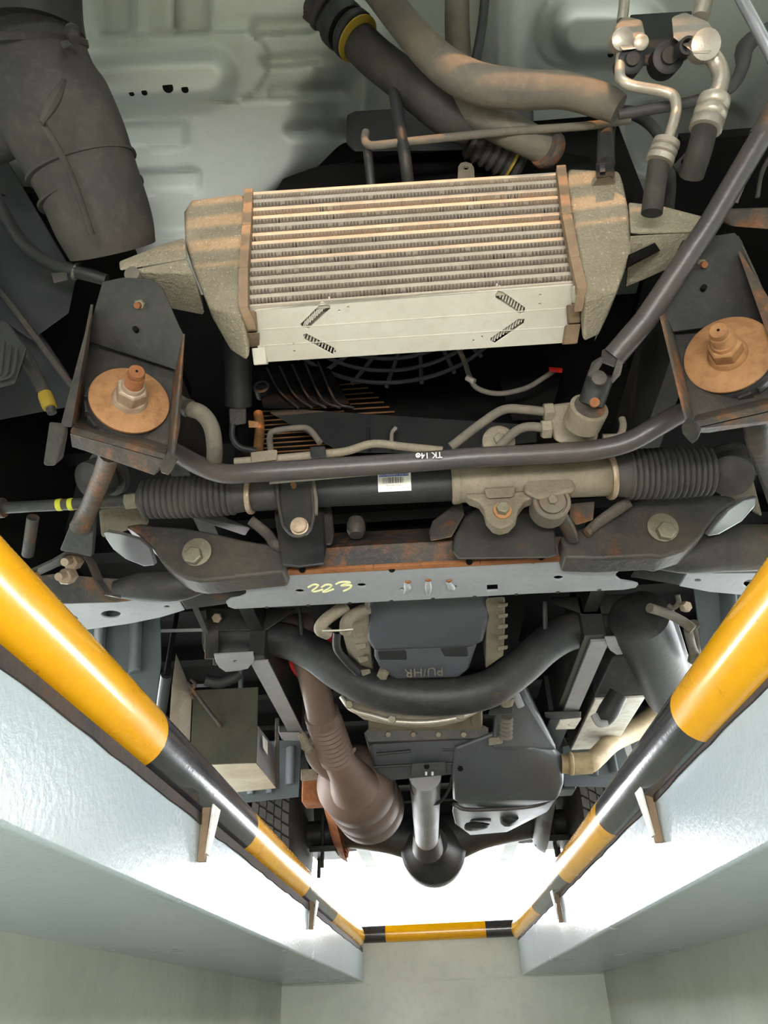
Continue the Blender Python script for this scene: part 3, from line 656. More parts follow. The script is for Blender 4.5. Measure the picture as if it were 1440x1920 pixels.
for k in range(9):
    for base in ((500+k*78, 1139-k*4.1), (640+k*72, 1069-k*2.9)):
        q = p(*base, z=zb); part(t, 'edge_notch', lathe(B(), q+V((0, 0, -.0004)), q+V((0, 0, 1)), [(0, .0035), (.001, .0035)], 10), M['chassis'])
# hand painted number
def stroke(nm, pts, r=.0019): 
    q = [p(a, b, z=zb-.0004) for a, b in pts]; o = part(t, nm, tube(B(), q, r, 6), M['cream']); return o
stroke('painted_digit', ((578, 1101), (588, 1096), (596, 1097), (594, 1101), (586, 1107), (590, 1109), (606, 1105)))
stroke('painted_digit', ((603, 1101), (612, 1096), (621, 1097), (618, 1102), (606, 1109), (612, 1109), (626, 1104)))
stroke('painted_digit', ((630, 1095), (640, 1091), (656, 1092), (640, 1098), (658, 1097), (655, 1103), (644, 1108)))
# rusty seam flange
bm = B(); Q0 = [(400, 1085), (520, 1076), (700, 1067), (900, 1057), (1100, 1047), (1222, 1041)]
for a, b in zip(Q0, Q0[1:]):
    hull(bm, [p(x, y_+dy, z=zb-.001+dz) for x, y_ in (a, b) for dy, dz in ((-4, .001), (4, -.001), (-9, .006), (3, .006))])
part(t, 'seam_flange', bm, M['rust'], bevel=.0015)
for a, b in ((567, 1071), (735, 1070), (880, 1056), (1015, 1047)):
    q = p(a, b, z=zb-.002); part(t, 'seam_notch', lathe(B(), q+V((0, -.003, 0)), q+V((0, .5, .8)), [(0, .005), (.004, .005)], 12), M['void'])
# front wall
yc = .985
fw = [(398, 1084), (520, 1076), (700, 1066), (900, 1056), (1100, 1046), (1222, 1040), (1215, 1015), (1130, 1000), (1050, 1005), (960, 1010), (860, 1012), (700, 1020), (620, 1026), (520, 1030), (420, 1035), (400, 1050)]
part(t, 'front_wall', ext(B(), [p(a, b, y=.9925+.0155*(a-400)/800-max(0, 1075-b)*.0002) for a, b in fw], (0, .005, 0)), M['chassis_rust'], bevel=.0015)
part(t, 'top_wall', hull(B(), [p(a, b, y=yy) for a, b, yy in ((620, 1026, yc), (860, 1012, yc), (620, 1000, 1.06), (860, 988, 1.06))]), M['chassis_rust'])
def ear(pts, y_, dep, nm='end_ear', m='chassis_mid', bev=.006): part(t, nm, ext(B(), py_(pts, y_), (0, dep, .003)), M[m], bevel=bev)
ear([(232, 985), (262, 980), (300, 985), (345, 988), (400, 998), (450, 1010), (520, 1022), (540, 1040), (530, 1074), (470, 1080), (400, 1088), (375, 1090), (350, 1086), (325, 1074), (300, 1050), (285, 1025), (262, 1002)], .962, .05)
ear([(1050, 1004), (1100, 985), (1140, 960), (1190, 936), (1240, 926), (1300, 924), (1370, 928), (1385, 938), (1350, 960), (1330, 985), (1312, 1010), (1285, 1032), (1240, 1046), (1222, 1043), (1130, 1048), (1060, 1046)], .964, .05)
# scoops below the ears, bright metal standing in for a lit underside
for pts in (((192, 1000), (200, 996), (230, 1002), (262, 1012), (280, 1028), (290, 1060), (270, 1062), (235, 1048), (212, 1030)), ((1420, 930), (1416, 950), (1392, 978), (1350, 1002), (1326, 1006), (1340, 985), (1365, 955), (1395, 936))):
    bm = B(); Q = [p(a, b, y=.965) for a, b in pts]
    cen = sum(Q, V((0, 0, 0)))/len(Q)
    hull(bm, Q+[cen+V((0, .03, .015))]+[q+V((0, .01, .01)) for q in Q])
    part(t, 'lit_scoop', bm, M['chrome'], 'shiny lip under the ear, its lit underside put in as bright metal', bevel=.003, ang=80)
# saddles
def saddle(front, yf_, dep, m='chassis_mid'): part(t, 'rack_saddle', hull(B(), [p(a, b, y=yf_) for a, b in front]+[p(a, b, y=yf_+dep)+V((0, 0, .01)) for a, b in front]), M[m], bevel=.006)
saddle([(514, 962), (606, 955), (612, 1030), (606, 1060), (560, 1066), (530, 1062), (524, 1030)], .938, .05, 'chassis')
saddle([(848, 1035), (852, 1008), (872, 970), (900, 950), (1010, 945), (1040, 985), (1044, 1042), (1030, 1047), (860, 1050)], .94, .05, 'chassis')
part(t, 'ramp_bracket', hull(B(), [p(a, b, y=yy) for a, b, yy in ((803, 1000, .96), (812, 975, .96), (845, 950, .965), (868, 938, .965), (872, 965, .95), (848, 1008, .945), (806, 1016, .95), (850, 960, 1.0), (810, 990, 1.0))]), M['chassis_rust'], bevel=.004)
part(t, 'ramp_bracket', hull(B(), [p(a, b, y=yy) for a, b, yy in ((606, 950, .96), (622, 946, .96), (628, 1000, .955), (622, 1024, .95), (606, 1022, .95), (612, 950, 1.0), (620, 1010, 1.0))]), M['chassis_mid'], bevel=.004)
q = p(668, 1004, y=.985); part(t, 'drain_plug', lathe(B(), q+V((0, 0, .03)), q, [(0, .012), (.01, .015), (.02, .015), (.03, .011)], 24), M['chassis_mid'])
part(t, 'clamp_arm', tube(B(), [p(a, b, y=yy) for a, b, yy in ((1036, 945, .885), (1062, 985, .92), (1072, 1010, .95))], [.017, .014, .012], flat=.6), M['chassis_mid'])
part(t, 'bracket_arm', tube(B(), [p(a, b, y=yy) for a, b, yy in ((470, 975, .94), (500, 1000, .95), (515, 1020, .95), (530, 1030, .96))], [.008, .009, .009, .008], flat=.6), M['chassis_rust'])
part(t, 'bracket_arm', tube(B(), [p(a, b, y=yy) for a, b, yy in ((1180, 940, .93), (1150, 960, .94), (1115, 985, .95), (1100, 1000, .95))], [.009, .009, .008, .008], flat=.6), M['chassis_rust'])
part(t, 'tab', hull(B(), [p(a, b, y=yy) for a, b in ((1068, 945), (1115, 940), (1112, 975), (1080, 985), (1068, 970)) for yy in (.93, .936)]), M['chassis_rust'], bevel=.002)
# eccentric pivot bolts
for a, b, lb in ((370, 1036, 'left'), (1242, 990, 'right')):
    q = p(a, b, y=.958); part(t, 'cam_washer', lathe(B(), q, q+V((0, -1, -.18)), [(0, .0225), (.0035, .0225), (.004, .021)], 36), M['bolt_dark'])
    q = p(a-6 if lb == 'left' else a+5, b+8, y=.955); part(t, 'pivot_bolt', hexnut(B(), q, (0, -1, -.18), .0145, .011), M['bolt_dark'], bevel=.001)
    q = p(a-1, b-13, y=.9535); part(t, 'cam_hole', lathe(B(), q, q+V((0, -1, -.18)), [(0, .0028), (.0006, .0028)], 12), M['void'])
# ================================================================ LOWER CONTROL ARMS
t = thing('lower_control_arm', 'left lower control arm, rusty top with a bright grey bottom flange', 'control arm', 'lower control arms')
za = .565
part(t, 'bottom_flange', plate(pz_([(60, 1122), (100, 1133), (220, 1130), (330, 1117), (346, 1144), (300, 1158), (240, 1170), (147, 1183), (60, 1190)], za), (0, 0, .003), [pz_(ell(208, 1152, 19, 7), za), pz_(ell(125, 1161, 22, 9), za), pz_(ell(313, 1138, 6, 2.5, 10), za)]), M['grey_plate_lit'], bevel=.0006)
part(t, 'front_wall', ext(B(), [p(a, b, z=za+h_) for a, b, h_ in ((55, 1122, .001), (100, 1132, .001), (220, 1129, .001), (330, 1116, .001), (330, 1092, .02), (240, 1085, .03), (190, 1082, .035), (100, 1075, .04), (55, 1080, .04))], (0, .03, 0)), M['chassis_rust'], bevel=.003)
part(t, 'pivot_tube', tube(B(), [p(a, b, y=yy) for a, b, yy in ((215, 1105, 1.03), (270, 1100, 1.03), (330, 1098, 1.03), (390, 1080, 1.03))], [.014, .024, .026, .024]), M['chassis'])
part(t, 'side_channel', hull(B(), [p(a, b, z=z_) for a, b, z_ in ((332, 1117, za), (347, 1143, za), (400, 1090, .585), (412, 1122, .585), (470, 1110, .59), (455, 1128, .59))]), M['chassis'], bevel=.002)
t = thing('lower_control_arm', 'right lower control arm, dark top with a bright grey bottom flange', 'control arm', 'lower control arms')
part(t, 'bottom_flange', plate(pz_([(1291, 1071), (1340, 1075), (1424, 1075), (1500, 1072), (1500, 1120), (1440, 1119), (1399, 1116), (1330, 1110), (1274, 1099)], za), (0, 0, .003), [pz_(ell(1308, 1088, 6.5, 3, 10), za), pz_(ell(1408, 1095, 14, 8), za)]), M['grey_plate_lit'], bevel=.0006)
part(t, 'front_wall', ext(B(), [p(a, b, z=za+h_) for a, b, h_ in ((1290, 1070, .001), (1340, 1074, .001), (1424, 1075, .001), (1520, 1070, .001), (1520, 1040, .03), (1424, 1045, .03), (1340, 1045, .03), (1300, 1050, .02))], (0, .03, 0)), M['chassis_rust'], bevel=.003)
part(t, 'pivot_tube', tube(B(), [p(a, b, y=yy) for a, b, yy in ((1225, 1045, 1.03), (1290, 1045, 1.03), (1360, 1030, 1.03), (1500, 1025, 1.03))], [.018, .026, .036, .036]), M['chassis_mid'])
part(t, 'side_channel', hull(B(), [p(a, b, z=z_) for a, b, z_ in ((1291, 1070, za), (1275, 1098, za), (1222, 1052, .585), (1180, 1082, .585), (1190, 1066, .59))]), M['chassis'], bevel=.002)
#PART3
def T(*pts): return [p(a, b, y=c) for a, b, c in pts]
def H(*pts): return hull(B(), T(*pts))
def ring(root, nm, A, C, r, m, seg=28):
    L_ = (C-A).length; part(root, nm, lathe(B(), A, C, [(0, r*.93), (L_*.2, r), (L_*.8, r), (L_, r*.93)], seg), m, ang=60)
# ================================================================ UPPER HOSES AND PIPES
t = thing('air_intake_duct', 'large dusty black air duct hanging down at the left', 'air duct')
part(t, 'duct', tube(B(), T((70, 60, .42), (75, 110, .44), (90, 180, .47), (130, 260, .51), (165, 340, .55), (195, 420, .59), (212, 470, .62)), [.060, .064, .078, .076, .070, .067, .06], 36, flat=.95), M['rubber'], ang=70)
part(t, 'branch', tube(B(), T((90, 200, .47), (30, 225, .49), (-50, 250, .50)), [.05, .042, .045], 24), M['rubber'], ang=70)
part(t, 'seam', tube(B(), T((60, 215, .425), (85, 240, .43), (120, 300, .465), (145, 360, .50), (172, 440, .545)), .004, 8), M['rubber'])
part(t, 'fold', tube(B(), T((120, 150, .41), (100, 190, .41), (78, 230, .42)), [.003, .007, .003], 8), M['rubber'])
for k, (a, b, yy) in enumerate(((152, 310, .535), (170, 360, .563))):
    A = p(a, b, y=yy); C = p(a+8, b+20, y=yy+.01); ring(t, 'rib', A, A+(C-A).normalized()*.006, .0735-.002*k, M['rubber'], 40)
part(t, 'upper_cup', tube(B(), T((55, -60, .37), (58, 20, .40), (62, 70, .42)), [.062, .062, .064], 36), M['black'])
A, C = T((62, 72, .42), (66, 92, .43)); ring(t, 'hose_clamp', A, C, .066, M['rubber'], 40)
A = p(140, 75, y=.40); part(t, 'clamp_screw', lathe(B(), A, p(130, 40, y=.40), [(0, .006), (.02, .006), (.021, .009), (.027, .009)], 12), M['rubber'])
part(t, 'clamp_tail', H((112, 78, .40), (128, 74, .40), (134, 84, .40), (118, 92, .40), (112, 78, .405), (134, 84, .405)), M['rubber'], bevel=.001)
t = thing('coolant_hose', 'thick black coolant hose with a yellow ring near the top', 'hose', 'large hoses above the intercooler')
part(t, 'hose', tube(B(), T((470, -110, .44), (520, -60, .46), (570, -15, .47), (640, 45, .49), (700, 105, .51), (770, 160, .535), (840, 215, .56), (885, 245, .58)), [.028, .028, .028, .027, .027, .028, .029, .024], 28), M['rubber'])
A, C = T((606, 12, .475), (616, 22, .48)); ring(t, 'ridge', A, C, .031, M['rubber'])
A, C = T((632, 38, .485), (650, 55, .49)); ring(t, 'ridge', A, C, .034, M['black'])
A, C = T((656, 60, .492), (668, 70, .495)); ring(t, 'ridge', A, C, .034, M['black'])
A, C = T((669, 71, .495), (672, 74, .496)); ring(t, 'yellow_ring', A, C, .0330, M['yellowring'])
t = thing('heater_hose', 'thick pale dusty hose sweeping from top centre to the right', 'hose', 'large hoses above the intercooler')
part(t, 'hose', tube(B(), T((660, -80, .44), (715, -10, .455), (775, 65, .47), (835, 125, .49), (900, 158, .50), (980, 168, .505), (1060, 170, .51), (1130, 190, .52), (1160, 205, .525)), [.021, .021, .022, .024, .025, .024, .022, .021, .018], 28), M['hose_grey'])
t = thing('lower_hose', 'brown hose branching down behind the pale dusty hose', 'hose', 'large hoses above the intercooler')
part(t, 'hose', tube(B(), T((858, -60, .47), (857, 40, .49), (862, 120, .515), (875, 185, .54), (920, 225, .56), (990, 262, .58), (1040, 290, .60)), [.0175, .0175, .018, .022, .024, .022, .02], 24), M['hose_grey'])
A, C = T((1020, 276, .585), (1034, 285, .595)); ring(t, 'clamp', A, C, .026, M['chassis_rust'])
t = thing('joint_hose', 'black ribbed hose joint with a dull yellow band above the intercooler', 'hose', 'large hoses above the intercooler')
A, C = T((880, 262, .60), (975, 315, .64)); L_ = (C-A).length
part(t, 'hose', lathe(B(), A, C, [(0, .022)]+[(L_*k/14, .022+.004*(k % 2)) for k in range(1, 14)]+[(L_, .022)], 24), M['rubber'])
A, C = T((958, 303, .63), (963, 306, .632)); ring(t, 'yellow_ring', A, C, .0275, M['yellowring'])
t = thing('thin_pipe', 'slim dusty pipe running level above the intercooler with a bent left end', 'pipe')
part(t, 'pipe', tube(B(), T((686, 248, .56), (684, 262, .56), (692, 272, .56), (712, 272, .56), (800, 262, .56), (950, 247, .56), (1100, 236, .56), (1180, 225, .565)), .0056, 12), M['hose_grey'])
for (pts, lb) in ((((735, 125, .52), (742, 190, .54), (752, 250, .555), (760, 300, .57), (766, 350, .6)), 'thin black tube hanging between the two thick hoses'),
                  (((912, -40, .46), (905, 40, .48), (893, 110, .50), (886, 150, .52)), 'thin black tube at the top right of centre'),
                  (((688, 272, .565), (692, 310, .58), (696, 350, .6)), 'short dark tube left above the intercooler')):
    t = thing('thin_tube', lb, 'tube', 'thin tubes above the intercooler'); part(t, 'tube', tube(B(), T(*pts), .0065 if 'black tube hanging' not in lb else .0085, 12), M['black'])
t = thing('black_reservoir', 'black plastic cover with rounded corners behind the thin level pipe', 'cover')
part(t, 'cover', H((650, 215, .60), (665, 207, .60), (830, 197, .60), (1000, 200, .60), (648, 270, .62), (660, 285, .62), (1000, 280, .62), (655, 240, .66), (820, 225, .66), (1000, 230, .66)), M['black'], bevel=.006)
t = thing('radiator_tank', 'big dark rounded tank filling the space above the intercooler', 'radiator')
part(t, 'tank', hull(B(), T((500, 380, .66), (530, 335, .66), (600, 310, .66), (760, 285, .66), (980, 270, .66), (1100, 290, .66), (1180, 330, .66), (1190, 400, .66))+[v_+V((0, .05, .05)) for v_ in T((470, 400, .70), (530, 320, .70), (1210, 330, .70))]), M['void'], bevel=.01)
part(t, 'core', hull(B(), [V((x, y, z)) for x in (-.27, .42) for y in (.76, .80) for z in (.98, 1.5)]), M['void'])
# floor-hiding dark structures left and right
t = thing('left_inner_wing', 'dark smooth inner wing panel at the left edge', 'wing panel')
part(t, 'panel', H((-60, 230, .62), (-20, 240, .62), (145, 520, .70), (130, 590, .72), (60, 640, .74), (-60, 560, .74), (-60, 300, .70)), M['lining'], bevel=.004)
part(t, 'lower_panel', H((-60, 600, .78), (-20, 480, .76), (130, 700, .80), (60, 760, .84), (150, 760, .84), (-60, 800, .86)), M['lining'], bevel=.004)
part(t, 'edge_strip', tube(B(), T((-20, 520, .70), (50, 610, .72), (110, 690, .75), (140, 730, .77)), .005, 8), M['chassis_mid'])
t = thing('ribbed_black_box', 'small black ribbed plastic box at the left edge', 'plastic box')
part(t, 'box', H((-50, 590, .60), (15, 600, .60), (52, 650, .61), (30, 720, .63), (-50, 740, .63), (-50, 620, .68), (40, 700, .68)), M['black'], bevel=.004)
for k in range(3): part(t, 'rib', tube(B(), T((8+k*12, 640+k*6, .603), (0+k*12, 700, .615), (-20+k*10, 712, .62)), .0018, 6), M['black'])
t = thing('wheel_pipe', 'curved grey pipe with a yellow mark at the left edge', 'pipe')
part(t, 'pipe', tube(B(), T((40, 655, .68), (60, 690, .69), (85, 740, .70), (98, 775, .71)), [.010, .009, .008, .006], 12), M['chassis_mid']); A, C = T((84, 738, .70), (94, 765, .706)); ring(t, 'yellow_mark', A, C, .0095, M['yellowring'], 12)
t = thing('wiring_clip', 'grey clip on a dark corrugated cable at left', 'clip')
part(t, 'cable', tube(B(), T((-10, 370, .60), (30, 440, .62), (70, 480, .63), (110, 500, .63), (150, 510, .63), (200, 525, .64)), [.010, .010, .009, .010, .010, .008], 12), M['black'])
A, C = T((140, 507, .63), (147, 510, .632)); ring(t, 'clamp', A, C, .0125, M['hose_grey'], 16)
part(t, 'tab', H((95, 512, .615), (125, 510, .615), (128, 525, .615), (100, 532, .615), (110, 512, .62), (128, 525, .62)), M['chassis_mid'], bevel=.001)
# air conditioning fittings
t = thing('aircon_block', 'black block carrying the two air conditioning fittings at top right', 'mounting block')
part(t, 'block', H((1180, 28, .47), (1300, 20, .47), (1295, 105, .475), (1270, 122, .475), (1190, 125, .475), (1178, 100, .475), (1200, 30, .50), (1290, 110, .50)), M['black'], bevel=.003)
for a, b, r in ((1186, 110, .016), (1256, 104, .019)):
    q = p(a, b, y=.46); part(t, 'port', lathe(B(), q+V((0, .02, .02)), q, [(0, r), (.024, r), (.026, r*.8), (.026, r*.55), (.030, r*.5)], 24), M['black'])
def acp(label, body, top, low, rl, hose, rh, cap, fer):
    t = thing('aircon_pipe', label, 'pipe', 'air conditioning pipes at top right')
    part(t, 'fitting', H(*body), M['alupipe'], bevel=.004)
    part(t, 'upper_pipe', tube(B(), T(*top), rl*1.1, 16), M['alupipe'])
    part(t, 'pipe', tube(B(), T(*low), rl, 18), M['alupipe'])
    A, C = T(*fer); L_ = (C-A).length
    part(t, 'crimped_ferrule', lathe(B(), A, C, [(0, rh*.9), (L_*.05, rh*1.25), (L_*.28, rh*1.3), (L_*.34, rh*1.05), (L_*.42, rh*1.3), (L_*.6, rh*1.3), (L_*.66, rh*1.05), (L_*.72, rh*1.3), (L_*.98, rh*1.3), (L_, rh)], 24), M['alupipe'], ang=60)
    part(t, 'rubber_hose', tube(B(), T(*hose), rh, 18), M['rubber'])
    for (a, b, yy, r) in cap:
        q = p(a, b, y=yy); part(t, 'end_cap', lathe(B(), q+V((0, .012, .015)), q, [(0, r), (.018, r), (.02, r*.7)], 20), M['alupipe'])
acp('thin aluminium air conditioning pipe on the left fitting, bent in an S', [(1152, 50, .45), (1170, 30, .45), (1205, 38, .45), (1212, 70, .45), (1205, 90, .45), (1165, 95, .45), (1150, 75, .45), (1160, 40, .48), (1205, 85, .48)],
    ((1172, -40, .44), (1170, 10, .45), (1166, 40, .46)), ((1166, 85, .46), (1162, 135, .47), (1168, 152, .472), (1190, 162, .475), (1235, 170, .48), (1262, 180, .483), (1268, 205, .49), (1260, 240, .50), (1250, 268, .51)), .0062,
    ((1236, 300, .525), (1230, 340, .54), (1222, 400, .56)), .0125, ((1168, 72, .445, .013), (1203, 78, .445, .009)), ((1252, 262, .508), (1236, 304, .524)))
acp('thick aluminium air conditioning pipe on the right fitting', [(1258, 32, .44), (1285, 22, .44), (1330, 40, .44), (1345, 70, .44), (1335, 100, .44), (1300, 100, .44), (1262, 72, .44), (1270, 35, .47), (1335, 90, .47)],
    ((1330, -50, .43), (1320, 0, .44), (1312, 35, .45)), ((1325, 95, .45), (1345, 120, .46), (1352, 150, .47), (1340, 188, .48)), .0098,
    ((1322, 240, .50), (1312, 280, .51), (1296, 330, .54)), .0145, ((1325, 82, .435, .017),), ((1341, 182, .48), (1322, 244, .50)))
q = p(1291, 84, y=.437); part(ROOTS[-1][0], 'valve_cap', lathe(B(), q+V((0, .012, .015)), q, [(0, .010), (.018, .010), (.018, .007), (.008, .007)], 20), M['black'])
t = thing('black_cable', 'black cable looping behind the right air conditioning pipe', 'cable')
part(t, 'cable', tube(B(), T((1460, 40, .47), (1400, 85, .48), (1392, 125, .485), (1368, 165, .49), (1300, 190, .50), (1220, 205, .505), (1160, 215, .51)), [.006, .011, .008, .007, .0065, .0065, .006], 12), M['boot'])
t = thing('hose_bracket', 'grey bracket plate with a hole beside the thick aluminium pipe', 'bracket')
part(t, 'plate', plate(T(*[(a, b, .57) for a, b in ((1305, 240), (1318, 270), (1305, 330), (1285, 335), (1262, 310), (1285, 285))]), (0, .003, 0), [T(*[(a, b, .57) for a, b in ell(1283, 303, 6, 8)])]), M['chassis_mid'], bevel=.001)
t = thing('chrome_rod', 'shiny steel rod crossing the top right corner', 'rod')
part(t, 'rod', tube(B(), T((1375, -30, .42), (1440, 90, .44), (1480, 170, .455)), .007, 16, smooth=False), M['chrome'])
# steering column shaft
t = thing('steering_shaft', 'long black steering shaft running diagonally at right to a forked joint', 'steering shaft')
part(t, 'shaft', tube(B(), T((1490, 150, .44), (1330, 420, .55), (1210, 600, .63), (1152, 668, .665)), [.0125, .0125, .0140, .0145], 24, smooth=False), M['stab'])
A, C = T((1480, 166, .446), (1425, 258, .483)); part(t, 'rust_sleeve', tube(B(), [A, C], .0132, 24, smooth=False), M['chassis_rust'])
part(t, 'yoke', H((1128, 655, .66), (1165, 650, .66), (1170, 680, .665), (1150, 690, .66), (1125, 680, .655), (1135, 655, .69), (1165, 680, .69)), M['chassis_mid'], bevel=.003)
part(t, 'fork', H((1127, 668, .655), (1136, 672, .655), (1112, 712, .665), (1100, 705, .665), (1108, 680, .665), (1127, 668, .665)), M['chassis_mid'], bevel=.002)
part(t, 'fork', H((1158, 672, .655), (1170, 676, .655), (1164, 705, .665), (1148, 722, .67), (1144, 715, .67), (1158, 672, .668)), M['chassis_mid'], bevel=.002)
part(t, 'coupling', tube(B(), T((1128, 700, .685), (1108, 758, .715)), [.0165, .016], 20, smooth=False), M['chassis'], bevel=.002)
q = p(1122, 710, y=.665); part(t, 'coupling_cap', lathe(B(), q, q+V((0, -1, -.4)), [(0, .009), (.004, .009), (.005, .006)], 20), M['chassis_mid'])
q = p(1114, 756, y=.69); part(t, 'pinch_bolt', lathe(B(), q, q+V((0, -1, -.4)), [(0, .006), (.004, .006)], 12), M['rust'])
t = thing('steering_gear_housing', 'grey cast steering gear housing under the steering shaft', 'gear housing')
A, C = T((1106, 762, .715), (1088, 800, .75)); part(t, 'neck', lathe(B(), A, C, [(0, .019), (.002, .0245), (.03, .0245), (.032, .022)], 32), M['cast'])
q, q2 = T((1106, 762, .7135), (1088, 800, .75)); part(t, 'seal', lathe(B(), q-(q2-q).normalized()*.0006, q2, [(0, .0195), (.001, .0195)], 24), M['chassis_rust'])
part(t, 'body', H((1030, 758, .76), (1075, 752, .76), (1125, 795, .76), (1120, 828, .78), (1040, 832, .78), (1028, 800, .77), (1040, 770, .82), (1115, 825, .83)), M['cast'], bevel=.006)
part(t, 'port', hexnut(B(), p(1036, 772, y=.765), (-1, 0, 0), .013, .012), M['cast']); part(t, 'port', hexnut(B(), p(1032, 804, y=.765), (-1, 0, 0), .013, .012), M['cast'])
part(t, 'side_tube', tube(B(), T((1130, 820, .80), (1160, 818, .80), (1168, 800, .80), (1166, 785, .80)), .005, 10), M['cast'])
for lb, pts in (('grey bent hydraulic tube on the upper port of the steering gear', ((1030, 773, .765), (985, 768, .765), (945, 768, .765), (905, 792, .77), (845, 838, .785))),
                ('grey hydraulic tube on the lower port of the steering gear', ((1028, 804, .765), (995, 800, .765), (968, 808, .77), (935, 838, .785)))):
    t = thing('hydraulic_tube', lb, 'tube', 'hydraulic tubes'); part(t, 'tube', tube(B(), T(*pts), .0062, 14), M['hose_grey'])
t = thing('pump_cap', 'round grey cap with a hex bolt above the stabiliser bar', 'cap')
q = p(936, 824, y=.80); part(t, 'cap', lathe(B(), q+V((0, .03, .01)), q, [(0, .022), (.026, .0225), (.028, .020), (.030, .010), (.031, .010)], 32), M['cast']); part(t, 'bolt', hexnut(B(), q, (0, -1, -.3), .008, .006), M['bolt_dark'])
# ================================================================ FAN SHROUD, CONDENSER
t = thing('fan_shroud', 'black plastic fan guard with curved rings and spokes', 'fan guard')
cz = p(735, 560, y=.98)
def fp(r, a): return cz+V((r*math.sin(a), 0, -r*math.cos(a)))
for k, r in enumerate((.075, .105, .135, .165, .195, .225)):
    a0 = 1.35; bm = tube(B(), [fp(r, -a0+2*a0*i/24) for i in range(25)], .0040, 8, n=2, flat=1.6); part(t, 'guard_ring', bm, M['guard'])
for k in range(11):
    a = -1.35+2.7*k/10; part(t, 'guard_spoke', tube(B(), [fp(.05, a+.22), fp(.13, a+.08), fp(.235, a-.08)], .0040, 8), M['guard'])
part(t, 'shroud_frame', H((495, 770, .93), (560, 765, .93), (700, 790, .93), (820, 810, .93), (1010, 795, .93), (1010, 830, .93), (800, 850, .93), (640, 850, .93), (560, 800, .93), (700, 800, .96)), M['black'], bevel=.004)
part(t, 'shroud_side', H((480, 690, .93), (500, 670, .95), (620, 690, .95), (660, 760, .95), (560, 765, .93), (490, 768, .93)), M['void'], bevel=.004)
part(t, 'shroud_side', H((930, 700, .95), (1010, 660, .95), (1060, 700, .95), (1030, 790, .93), (960, 790, .95)), M['void'], bevel=.004)
for a in (690, 735, 905, 960): part(t, 'brace', tube(B(), T((a, 800, .925), (a+2, 845, .925)), .0025, 6, smooth=False), M['black'])
q = p(490, 725, y=.92); part(t, 'boss', lathe(B(), q+V((0, .02, 0)), q, [(0, .014), (.02, .014), (.021, .009), (.017, .008)], 20), M['black'])
for k in range(5): part(t, 'side_rib', tube(B(), T((500+k*24, 690-k*3, .925), (525+k*26, 735+k*4, .925), (560+k*26, 765, .925)), .0022, 6), M['black'])
part(t, 'clip', tube(B(), T((742, 802, .90), (735, 812, .90), (734, 832, .90)), .0032, 8), M['alupipe'])
t = thing('condenser', 'condenser with thin copper coloured level tubes behind the black fan guard', 'condenser')
for k in range(14):
    b = 770+k*8.6; part(t, 'cooling_tube', tube(B(), T((486, b+2, 1.0), (645, b-8, 1.0)), .0014, 6, smooth=False), M['copper'])
for k in range(7):
    b = 722+k*9; part(t, 'cooling_tube', tube(B(), T((632+k*6, b, 1.02), (680+k*10, b-4, 1.02)), .0016, 6, smooth=False), M['copper'])
part(t, 'header_tube', tube(B(), T((484, 775, .955), (487, 800, .955), (484, 845, .955)), .0085, 16), M['copper'])
part(t, 'backing', hull(B(), [V((x, y, z)) for x in (-.31, .42) for y in (1.03, 1.06) for z in (.7, 1.6)]), M['void'])
t = thing('refrigerant_bottle', 'black upright receiver bottle left of the fan guard', 'bottle')
part(t, 'bottle', tube(B(), T((447, 640, .80), (447, 760, .88)), .0215, 24, smooth=False), M['black'])
part(t, 'neck', H((428, 765, .86), (462, 765, .86), (462, 795, .87), (430, 800, .87), (440, 770, .90), (460, 790, .90)), M['chassis_mid'], bevel=.003)
part(t, 'copper_tab', H((465, 788, .855), (485, 790, .855), (484, 802, .86), (466, 802, .86), (470, 790, .87), (484, 802, .87)), M['copper'], bevel=.001)
part(t, 'outlet_tube', tube(B(), T((436, 795, .86), (436, 820, .87), (450, 838, .88), (480, 845, .89)), .0048, 12), M['black'])
t = thing('lamp_cable', 'grey cable with a red connector looping under the intercooler', 'cable')
part(t, 'cable', tube(B(), T((858, 650, .85), (872, 680, .86), (880, 705, .87), (895, 728, .87), (935, 738, .87), (985, 728, .87), (1020, 708, .87), (1040, 694, .87)), .0042, 10), M['hose_grey'])
part(t, 'red_plug', H((1028, 688, .86), (1055, 690, .86), (1054, 699, .86), (1030, 697, .86), (1030, 688, .875), (1054, 699, .875)), M['red'], bevel=.001)
part(t, 'tie', tube(B(), T((875, 708, .866), (890, 716, .866)), .0048, 8, smooth=False), M['alupipe'])
t = thing('cooler_line', 'pale metal cooler line lying behind the stabiliser bar', 'pipe')
part(t, 'line', tube(B(), T((440, 866, .80), (520, 860, .80), (600, 852, .80), (650, 846, .80), (700, 832, .80), (760, 838, .80), (830, 845, .80)), .0058, 12), M['cast'])
part(t, 'fitting', H((470, 848, .79), (520, 842, .79), (520, 862, .79), (470, 868, .79), (470, 850, .81), (520, 862, .81)), M['cast'], bevel=.002)
part(t, 'upright', tube(B(), T((508, 850, .80), (506, 820, .81), (515, 808, .81), (560, 802, .82), (580, 805, .82), (600, 830, .82)), .0045, 10), M['hose_grey'])
part(t, 'clamp_block', H((580, 838, .785), (610, 836, .785), (612, 858, .785), (582, 860, .785), (590, 838, .81), (610, 858, .81)), M['black'], bevel=.002)
